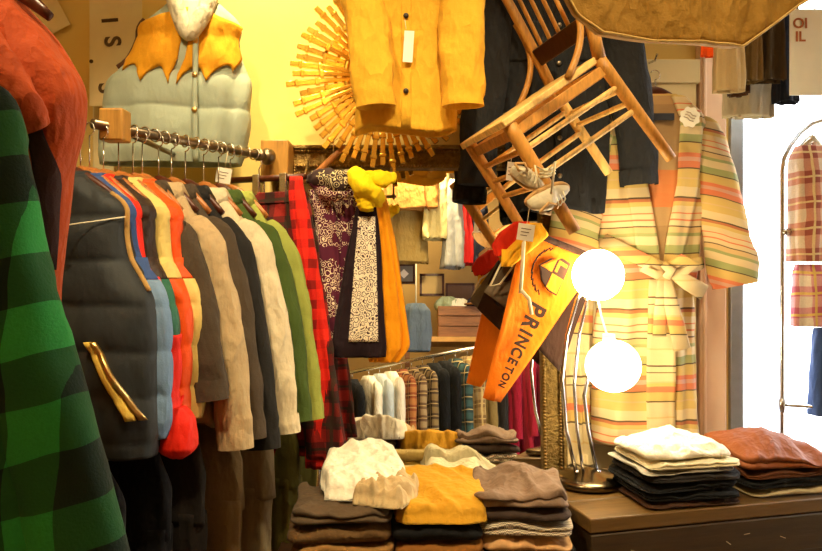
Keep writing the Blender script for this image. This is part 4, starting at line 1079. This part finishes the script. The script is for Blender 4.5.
for s, lb, m_, L, sh, SL, sd, a in JS:
    t, H = jacket('jacket', lb, 'jacket', at(s), a, m_, L=L, sh=sh-.035, hem=sh*.98, th=.038, SL=SL, spread=.115, drop=.115, seed=sd, group='jackets on the left rail', sides=(-1, 1), sr=(.062, .048), fwd=-.01, fold=.016, buttons=4, cuff=m_)
    hanger(at(s)+Vector((0, 0, .012)), a, 'wooden hanger carrying the '+{21: 'short dark brown', 22: 'tan linen', 23: 'grey-brown wool', 24: 'charcoal wool', 25: 'pale oatmeal', 26: 'dark green', 27: 'light olive'}[sd]+(' shirt' if sd == 26 else ' jacket'), M_HANG2 if sd % 2 else M_HANG, .125, hook=.21, drop=.085)
tg = card('price_tag', 'crumpled white paper tag at the collar of the light olive jacket', 225, 168, 2.20, .05, .045, (0, .2, -.3))
# red plaids at the rail end
M_DRP = plaid('dark_red_tartan', (.34, .015, .01), (.14, .008, .006), (.035, .012, .01), .075, .5, ((.02, .02, .01), .12, .25))
M_BRP = plaid('bright_red_tartan', (.95, .03, .012), (.78, .018, .01), (.26, .01, .008), .06, .55, None)
ck = RP(.59, -.12)
pt = thing('plaid_skirt', 'dark red tartan skirt clipped behind the olive jacket', 'skirt', ck, -.42)
H = Hang([(0, .06, .10, .02), (-.1, .07, .115, .03), (-.35, .10, .14, .04), (-.80, .14, .17, .05)], 2.5, .024, .4, 3.2, 71); H.mb(56, 60).build('pleated_cloth', M_DRP, pt)
H.patch(-.03, .15, -.001, -.035, .004).build('waistband', M_DRP, pt)
hg = thing('clip_hanger', 'dark wooden bar hanger with steel clips carrying the tartan skirt', 'hanger', ck+Vector((0, 0, .045)), -.42)
MB().tube([(-.12, 0, 0), (.17, 0, 0)], .010, 10).build('bar', M_HANG, hg)
for x in (.0, .10):
    MB().box(x-.012, x+.012, -.020, -.008, -.055, .012).box(x-.012, x+.012, .010, .016, -.055, .012).build('clip', M_STEEL, hg, False, bevel=.002)
MB().tube([(0, 0, .0), (0, 0, .03), (.012, 0, .05), (0, 0, .066), (-.012, 0, .056)], .002, 6).build('hook', M_STEEL, hg)
bs = P(297, 180, 2.25)
sc_ = thing('plaid_scarf', 'bright red plaid wool scarf hanging in a narrow strip beside the tartan skirt', 'scarf', bs)
H = Hang([(.01, 0, .014, .012), (-.02, .0, .022, .02), (-.12, .015, .030, .024), (-.25, .035, .036, .026), (-.45, .055, .036, .026), (-.65, .075, .042, .026), (-.86, .07, .040, .026)], 2.3, .012, .6, 3, 77); H.mb(40, 70).build('cloth', M_BRP, sc_)

# trousers on the lower rail
lr = thing('lower_rail', 'lower dark rail hidden behind the jacket hems, carrying long trousers', 'rail', (0, 0, 0))
q0, q1 = Vector((-.90, 1.66, 1.03)), Vector((-.40, 2.42, 1.03))
MB().tube([q0, q1], .011, 10).build('bar', M_PEWTER, lr)
for p_ in (q0, q1): MB().tube([p_+Vector((0, 0, -1.03)), p_], .012, 10).build('post', M_PEWTER, lr)
def trousers(lb, s, mat, seed, w_=.16, L=.82, a=-.47):
    p_ = q0.lerp(q1, s); t = thing('trousers', lb, 'trousers', p_+Vector((0, 0, -.01)), a, 'long trousers on the lower left rail')
    H = Hang([(0, 0, .10, .014), (-.02, 0, .12, .02), (-.12, 0, w_, .035), (-.25, 0, w_, .04)], 2.4, .01, .4, 2, seed); H.mb(40, 20).build('hips', mat, t)
    for sg_ in (-1, 1):
        H = Hang([(-.22, sg_*w_*.48, w_*.5, .036), (-.5, sg_*w_*.5, w_*.44, .033), (-L, sg_*w_*.52, w_*.40, .03)], 2.3, .016, .4, 2.5, seed+sg_); H.mb(36, 36).build('leg', mat, t)
    H2 = MB(); H2.tube([(-.105, -.012, -.012), (0, -.022, -.012), (.105, -.012, -.012)], .012, 8, .5); H2.build('waistband', mat, t)
trousers('black trousers on the lower rail below the charcoal quilted vest', .02, cloth('black_twill', (.012, .012, .016), .3), 81, .19, .9)
trousers('black trousers on the lower rail below the red pouch', .16, cloth('black_twill_b', (.018, .017, .02), .3), 82, .19, .9)
trousers('dark navy trousers on the lower rail left of the tan ones', .32, cloth('navy_twill', (.02, .022, .03), .3), 83, .17, .9)
trousers('tan twill trousers on the lower rail under the tan linen sleeve', .60, cloth('tan_twill', (.34, .25, .14), .2), 84, .155, .9)
trousers('charcoal trousers on the lower rail between the navy and the tan pair', .46, cloth('charcoal_twill', (.05, .04, .035), .2), 85, .15, .9)
trousers('stone twill trousers on the lower rail under the oatmeal sleeve', .74, cloth('stone_twill', (.40, .32, .2), .2), 86, .15, .9)
trousers('olive trousers on the lower rail beside the tartan skirt', .87, cloth('olive_twill', (.18, .16, .04), .2), 87, .145, .9)

# near rail with the orange coat and the buffalo plaid jacket
MB().tube([(-.80, .35, 2.06), (-.80, 1.40, 2.06)], .013, 10).build('near_rail', M_PEWTER)
tag(bpy.data.objects['near_rail'], 'short dark rail carrying the orange coat and the green plaid jacket', 'rail')
M_ORC = cloth('burnt_orange_canvas', (.50, .10, .003), .12, .8, 180, .35); M_ORL = cloth('orange_lining', (.50, .11, .005), .12, .8)
oc = thing('orange_coat', 'burnt orange canvas coat with brass snap behind the green plaid jacket', 'coat', P(-12, -8, 1.27), -.30)
L = .78
H = Hang([(0, -.06, .10, .05), (-.03, -.06, .13, .07), (-.10, -.04, .17, .09), (-.17, -.03, .20, .095), (-.22, -.03, .205, .09), (-.30, -.05, .20, .07), (-.44, -.05, .19, .06), (-L, -.08, .19, .07)], 2.3, .02, .5, 2.2, 91); H.mb(60, 70).build('torso', M_ORC, oc)
sleeve_mb([(-.10, -.05, -.0), (-.02, -.09, -.05), (.06, -.10, -.12), (.12, -.085, -.19), (.135, -.05, -.25)], [.05, .055, .05, .05, .04], 92, 22, .7, .12).build('hood', M_ORC, oc)
H.patch([(-.2, .04), (-.5, .07)], [(-.2, .135), (-.5, .115)], -.16, -.47, .012).build('front_flap', M_ORL, oc)
H.patch([(-.2, .135), (-.5, .125)], [(-.2, .152), (-.5, .14)], -.20, -.47, .014, 4).build('knitted_edge', cloth('dark_rib', (.06, .02, .012), .3), oc)
zz = -.285; c = H.S(zz, H.phi_front(zz, .09), .016)
MB().tube([c+Vector((.009*math.cos(a), -.003, .009*math.sin(a))) for a in [2*PI*k/16 for k in range(17)]], .0028, 8, caps=False).build('snap_ring', M_BRASS, oc)
button(oc, c, .006, M_BRASS)
hanger(P(0, -8, 1.27)+Vector((-.02, 0, .02)), -.30, 'wooden hanger inside the orange coat', M_HANG, .12, hook=.15)
M_BUF = plaid('green_buffalo_plaid', (.03, .30, .05), (.015, .09, .018), (.006, .012, .006), .128, .5, None, shear=-.25, fuzz=.25)
bj = thing('plaid_jacket', 'green and black buffalo plaid wool jacket nearest the viewer at the left edge', 'jacket', P(-130, 20, 1.02), -.12)
H = Hang([(0, 0, .07, .05), (-.03, 0, .11, .06), (-.08, .0, .16, .07), (-.16, .0, .195, .08), (-.3, .01, .225, .085), (-.5, .025, .275, .09), (-.82, .05, .33, .10)], 2.4, .018, .4, 2.0, 95); H.mb(64, 70).build('torso', M_BUF, bj)
sleeve_mb([(.13, -.0, -.12), (.165, -.02, -.17), (.205, -.03, -.35), (.27, -.035, -.52), (.345, -.03, -.80)], [.05, .075, .075, .068, .064], 96, 26, .7, .08).build('sleeve', M_BUF, bj)
MB().tube([H.S(z, -.12, .004)+Vector((.0, 0, 0)) for z in [-.56-.03*i for i in range(9)]], .006, 8).build('orange_lining_edge', M_ORL, bj)
collar_mb(.07, .055, .05, .03, .4).build('collar', M_BUF, bj)
for k in range(4): z = -.14-.17*k; button(bj, H.S(z, H.phi_front(z, 0), .006), .011, M_BTN)
hanger(P(-130, 20, 1.02)+Vector((0, 0, .012)), -.12, 'wooden hanger inside the green plaid jacket', M_HANG, .16, hook=.28)

# ================================================================== scarves before the mirror
hs = thing('clothes_hanger', 'dark slanted wooden hanger above the paisley scarves', 'hanger', P(318, 172, 2.44))
MB().tube([(-.06, 0, -.04), (-.0, 0, .0), (.05, 0, .05), (.09, 0, .085)], [.008, .011, .010, .007], 10, .6).build('shoulder_bar', M_HANG2, hs)
MB().tube([(.05, 0, .05), (.05, .01, .10), (.06, .04, .115)], .002, 6).build('hook', M_STEEL, hs)
br = thing('scarf_bar', 'slim dark bar fixed across the mirror frame carrying the knotted scarves', 'rail', P(345, 178, 2.36))
MB().tube([(-.14, 0, 0), (.155, 0, .01)], .006, 8).build('bar', M_PEWTER, br)
for x in (-.13, .145): MB().tube([(x, 0, 0), (x, .10, .06)], .004, 6).build('bracket', M_PEWTER, br)
M_PA1 = paisley('maroon_paisley', (.10, .010, .035), (.88, .70, .50), 58, .5, .42); M_PA2 = paisley('dark_paisley', (.035, .016, .016), (.55, .45, .24), 50, .5)
M_NVS = cloth('aubergine_cotton', (.035, .012, .022), .2); M_WPP = paisley('white_paisley_panel', (.85, .74, .56), (.06, .02, .03), 62, .55, .30)
M_YSC = cloth('lemon_cotton', (.95, .72, .01), .06, .85, 250, .25); M_OSC = cloth('marigold_cotton', (.98, .45, .01), .08, .85, 250, .25)
def scarf(name, lb, px, py, Y, prof, mat, seed, fold=.014, part='cloth', kf=3.4):
    t = thing(name, lb, 'scarf', P(px, py, Y)); k = Y/F
    H = Hang([((py-b)*k, (a-px)*k, w_*k, d_) for b, a, w_, d_ in prof], 2.3, fold, .8, kf, seed); H.mb(44, 70).build(part, mat, t); return t, H
scarf('bandana', 'maroon paisley bandana tied in a knot and hanging left before the mirror', 330, 182, 2.33, [(190, 320, 12, .02), (215, 325, 12, .02), (250, 328, 15, .022), (310, 331, 14, .022), (345, 333, 10, .02), (352, 333, 8, .012)], M_PA1, 101)
scarf('bandana', 'maroon paisley bandana strip hanging beside the aubergine scarf', 343, 182, 2.35, [(188, 346, 10, .018), (230, 348, 11, .02), (285, 344, 10, .02), (320, 341, 5, .012)], M_PA1, 102)
t = thing('bandana', 'dark paisley bandana bunched around the bar left of the yellow knot', 'scarf', P(336, 188, 2.32))
sleeve_mb([(-.085, .01, .025), (-.05, -.02, .03), (0, -.03, .015), (.05, -.02, .03), (.075, .01, .015)], [.015, .028, .036, .028, .015], 103, 22, .8, .2).build('twisted_cloth', M_PA2, t)
sleeve_mb([(-.075, 0, .02), (-.03, -.025, -.012), (.02, -.03, -.02), (.07, -.01, .01)], [.012, .022, .022, .014], 104, 18, .8, .2).build('twisted_cloth', M_PA1, t)
t, H = scarf('long_scarf', 'aubergine scarf with a white paisley panel hanging before the mirror', 362, 205, 2.30, [(207, 366, 10, .018), (220, 366, 13, .02), (260, 363, 19, .022), (320, 359, 25, .024), (352, 358, 28, .024), (357, 358, 26, .018)], M_NVS, 105, .008)
k = 2.30/F
H.patch([((205-217)*k, (359-362)*k), ((205-343)*k, (349-362)*k)], [((205-217)*k, (375-362)*k), ((205-343)*k, (378-362)*k)], (205-217)*k, (205-341)*k, .004, 10, 40).build('paisley_panel', M_WPP, t)
t, H = scarf('long_scarf', 'marigold orange scarf hanging right of the aubergine one', 380, 195, 2.33, [(196, 376, 8, .015), (230, 382, 10, .018), (280, 387, 13, .02), (330, 388, 18, .02), (352, 386, 19, .018), (362, 383, 10, .01)], M_OSC, 106, .016)
t = thing('bandana', 'lemon yellow bandana tied in a fat knot over the scarves', 'scarf', P(366, 188, 2.27))
sleeve_mb([(-.035, .04, .035), (-.03, -.0, .035), (.0, -.025, .0), (.03, -.01, -.02), (.03, .02, -.045)], [.018, .030, .034, .028, .02], 107, 24, .9, .16).build('knot', M_YSC, t)
sleeve_mb([(.0, -.0, .03), (.04, -.02, .025), (.075, -.01, .03), (.088, .0, .045)], [.02, .028, .02, .005], 108, 20, .8, .16).build('loose_end', M_YSC, t)
sleeve_mb([(-.02, .0, -.01), (.0, -.01, -.045), (.0, -.0, -.065)], [.02, .028, .02], 109, 20, .8, .16).build('knot', M_YSC, t)

# ================================================================== the shop opposite, seen in the mirror
def sp(name, lb, cat, pos, rz=0, group=None): return thing(name, lb, cat, pos, rz, group)
D = 5.8
ra, rb_ = V(352, 372, D), V(560, 331, D-.1)
zr_ = (ra.z+rb_.z)/2; ra.z = ra.z; rack = thing('clothes_rail', 'long steel clothes rail opposite the mirror, full of shirts', 'clothes rack', (0, 0, 0))
MB().tube([ra+(ra-rb_)*.15, rb_+(rb_-ra)*.1], .014, 10).build('bar', M_STEEL, rack)
for p_ in (ra+(ra-rb_)*.15, rb_+(rb_-ra)*.1): MB().tube([p_, (p_.x, p_.y, 0)], .014, 10).build('upright', M_STEEL, rack); MB().tube([(p_.x, p_.y-.25, .02), (p_.x, p_.y+.25, .02)], .014, 8).build('foot', M_STEEL, rack)
tart = lambda n, a, b, c, p=.09: plaid(n, a, b, c, p, .5, ((.7, .5, .2), .08, .2))
SH = [
 (352, 'black coat at the left end of the mirrored rack', cloth('black_wool', (.015, .015, .02), .3), 'coat'),
 (369, 'white shirt on the mirrored rack next to the black coat', M_WHT, 'shirt'),
 (380, 'pale blue-white shirt, second of the light shirts in the mirror', cloth('pale_blue_cotton', (.62, .68, .70), .1), 'shirt'),
 (391, 'white shirt beside the rust plaid one in the mirror', M_WHT, 'shirt'),
 (402, 'rust plaid shirt on the mirrored rack', tart('rust_check', (.55, .22, .06), (.34, .09, .03), (.10, .03, .02)), 'shirt'),
 (412, 'brown and cream plaid shirt on the mirrored rack', tart('brown_check', (.45, .32, .16), (.18, .10, .05), (.05, .03, .02)), 'shirt'),
 (423, 'dark brown plaid shirt left of the black ones in the mirror', tart('dark_check', (.30, .2, .08), (.10, .06, .03), (.02, .015, .01)), 'shirt'),
 (434, 'black shirt, left one of the pair in the middle of the mirrored rack', M_BLKC, 'shirt'),
 (445, 'black shirt, right one of the pair in the middle of the mirrored rack', M_BLKC, 'shirt'),
 (456, 'dark teal checked shirt right of the black pair in the mirror', tart('teal_check', (.05, .12, .12), (.03, .06, .06), (.01, .02, .02)), 'shirt'),
 (468, 'tan windowpane plaid shirt on the mirrored rack', tart('tan_check', (.60, .42, .20), (.42, .27, .10), (.22, .12, .05), .11), 'shirt'),
 (479, 'olive tan shirt right of the tan plaid in the mirror', cloth('olive_tan', (.34, .25, .10), .2), 'shirt'),
 (489, 'charcoal shirt left of the crimson ones in the mirror', M_GRY, 'shirt'),
 (502, 'crimson corduroy shirt beside the pennant tip in the mirror', cloth('crimson_cord', (.42, .02, .06), .15), 'shirt'),
 (516, 'crimson shirt behind the pennant tip in the mirror', cloth('crimson_cotton', (.45, .03, .06), .2), 'shirt'),
 (530, 'wine red shirt next to the mirror frame in the reflection', cloth('wine_cotton', (.30, .02, .05), .2), 'shirt')]
for i, (px, lb, m_, ct) in enumerate(SH):
    f = (px-352)/(560-352); p_ = ra.lerp(rb_, f)+Vector((0, 0, -.055))
    jacket(ct if ct == 'coat' else 'shirt', lb, ct, p_+Vector((.0, 0, 0)), PI+1.15, m_, L=.84, sh=.19, hem=.20, th=.035, SL=.58, spread=.02, seed=120+i, detail=False, group='shirts on the rack opposite the mirror', sr=(.055, .042), fwd=0, fold=.018)
    h_ = MB().tube([(0, 0, .0), (0, 0, .04), (.012, 0, .055), (0, 0, .07)], .003, 5).build('hanger_hook', M_STEEL, loc=p_, rot=(0, 0, PI+1.15))
    tag(h_, 'steel hanger hook on the mirrored rack above the '+lb.split(',')[0].split(' on the')[0].split(' at the')[0].split(' beside')[0].split(' right of')[0].split(' left of')[0].split(' behind')[0].split(' next')[0], 'hanger', 'hanger hooks on the rack opposite')
# garments on the far wall, seen above the scarves
def far(name, lb, cat, px, y0, y1, wpx, D, mat, seed, sleeves=False, group=None, dep=.06, top=.7):
    p_ = V(px, y0, D); k = D/F; h = (y1-y0)*k; wv = wpx*k/2
    if sleeves:
        return jacket(name, lb, cat, p_, PI, mat, L=h, sh=wv*.78, hem=wv*.85, th=.05, SL=h*.85, spread=.03, seed=seed, detail=False, group=group, sr=(.07, .05))[0]
    t = thing(name, lb, cat, p_, PI, group)
    Hang([(0, 0, wv*top, dep*.5), (-.05, 0, wv*.95, dep), (-h*.5, 0, wv, dep), (-h, 0, wv*1.05, dep)], 2.4, .03, .4, 2.5, seed).mb(36, 30).build('cloth', mat, t)
    return t
DF = 6.5
MB().tube([V(330, 150, DF), V(560, 150, DF)], .014, 8).build('shop_rail', M_PEWTER); tag(bpy.data.objects['shop_rail'], 'high dark rail on the opposite wall, above the mirrored jackets', 'rail')
far('suede_jacket', 'tan suede jacket high on the opposite wall in the mirror', 'jacket', 404, 150, 212, 62, DF-.1, cloth('tan_suede', (.58, .30, .08), .15), 141, True)
far('trousers', 'khaki trousers hanging below the suede jacket in the mirror', 'trousers', 407, 205, 264, 38, DF+.02, cloth('khaki_far', (.50, .36, .13), .15), 142, top=.9)
far('cream_coat', 'long cream coat right of the suede jacket in the mirror', 'coat', 436, 150, 242, 26, DF-.05, cloth('cream_far', (.74, .62, .30), .12), 143)
far('grey_coat', 'pale grey coat between the cream and the red garment in the mirror', 'coat', 453, 180, 270, 20, DF-.1, cloth('grey_far', (.36, .35, .32), .12), 144)
far('red_shirt', 'red shirt hanging on the opposite wall in the mirror', 'shirt', 465, 200, 266, 15, DF-.1, cloth('red_far', (.62, .03, .02), .15), 145)
far('navy_trousers', 'dark navy trousers next to the red shirt in the mirror', 'trousers', 480, 205, 272, 16, DF-.1, cloth('navy_far', (.03, .03, .05), .2), 146)
far('trousers', 'golden tan trousers near the frame edge in the mirror', 'trousers', 385, 180, 250, 16, DF+.05, cloth('gold_far', (.55, .36, .12), .2), 147)
# bag, frames, crate on a shelf
t = sp('hooded_coat', 'blue-grey hooded coat hanging beside the opposite rack in the mirror', 'coat', V(416, 304, 5.7), PI)
Hang([(0, 0, .06, .05), (-.05, 0, .10, .08), (-.20, 0, .115, .09), (-.36, 0, .10, .07)], 2.3, .02, .5, 2.5, 151).mb(36, 30).build('cloth', cloth('slate_cotton', (.16, .20, .25), .2), t)
MB().tube([(0, 0, 0), (0, -.02, .12), (0, -.05, .3)], .006, 6).build('hanging_loop', M_STRING, t)
cx = V(466, 308, 6.4)
cw = 58*6.3/F
cr_ = thing('wooden_crate', 'wooden crate of caps and cloths on the opposite shelf in the mirror', 'crate', (cx.x, cx.y, cx.z-.26), PI)
M_CRT = wood('crate_wood', (.30, .14, .05), 5, .6, (1.5, 12, 12)); M_CRT2 = wood('crate_end', (.55, .33, .10), 5, .6, (1.5, 12, 12))
for k in range(3): MB().box(-cw/2, cw/2, -.17, -.15, k*.087, k*.087+.08).build('front_board', M_CRT, cr_, False, bevel=.003)
MB().box(-cw/2, cw/2, .15, .17, 0, .25).box(-cw/2, cw/2, -.15, .15, -.01, .01).build('back_board', M_CRT, cr_, False)
for x in (-cw/2, cw/2-.02): MB().box(x, x+.02, -.15, .15, 0, .25).build('end_board', M_CRT2, cr_, False)
sh0 = cx.z-.275
so = thing('wall_shelf', 'long wooden shelf under the crate in the mirror', 'shelf', (cx.x, cx.y-.05, sh0-.0), 0)
MB().box(-.55, .85, -.28, .25, -.03, .012).build('board', M_CRT2, so, False, bevel=.003)
for x in (-.5, .8): MB().box(x-.02, x+.02, -.2, .2, -sh0, -.03).build('support', M_CRT, so, False)
c_ = thing('blue_cap', 'dark blue cap lying on the crate in the mirror', 'cap', (cx.x+.10, cx.y+.10, cx.z-.0), .3)
MB().rings([[(r*math.cos(a), r*.85*math.sin(a), z) for a in [2*PI*k/24 for k in range(24)]] for r, z in ((.10, 0), (.105, .02), (.09, .06), (.055, .085), (.01, .095))], cap0=True, cap1=True).build('crown', cloth('blue_cap_cloth', (.04, .05, .16), .2), c_)
MB().rings([[(.1*math.cos(a), .11+.06*math.sin(a), z) for a in [2*PI*k/20 for k in range(20)]] for z in (.004, .012)], cap0=True, cap1=True).build('peak', cloth('tan_peak', (.5, .25, .08), .2), c_)
for i, (dx, dy, dz, m_, lb) in enumerate(((-.06, .0, -.02, M_WHT, 'white crumpled cloth piled in the crate in the mirror'), (-.16, -.02, .0, cloth('pale_green_print', (.45, .5, .35), .3), 'pale green cloth at the end of the crate in the mirror'), (.12, -.06, .0, M_BLKC, 'black cloth piled at the cap end of the crate in the mirror'))):
    t = thing('cloth', lb, 'cloth', (cx.x+dx, cx.y+dy, cx.z+dz-.01), .2*i)
    Hang([(.11, 0, .04, .03), (.08, 0, .09, .07), (.04, .01, .12, .09), (0, 0, .10, .08)], 2.2, .03, .8, 3, 160+i).mb(36, 20).build('cloth', m_, t)
for i, (px, py, w_, h_, c, lb) in enumerate(((404, 274, .20, .18, (.25, .22, .17), 'dark framed picture with a white diamond on the opposite wall'), (432, 285, .22, .2, (.5, .34, .12), 'brown framed picture above the shelf opposite the mirror'), (460, 300, .26, .3, (.16, .08, .04), 'large dark framed board behind the crate in the mirror'))):
    p_ = V(px, py, DF+.2); t = thing('picture_frame', lb, 'picture', p_, PI)
    MB().box(-w_/2, w_/2, -.01, .02, -h_/2, h_/2).build('board', plain('board_%s' % 'abc'[i], c, .6), t, False, bevel=.003)
    MB().box(-w_/2, w_/2, -.02, -.01, h_/2-.02, h_/2).box(-w_/2, w_/2, -.02, -.01, -h_/2, -h_/2+.02).box(-w_/2, -w_/2+.02, -.02, -.01, -h_/2, h_/2).box(w_/2-.02, w_/2, -.02, -.01, -h_/2, h_/2).build('frame', M_HANG, t, False)
    if i == 0: MB().box(-.03, .03, -.014, -.010, -.03, .03).build('diamond', M_TAG, t, False, rot=(0, PI/4, 0))
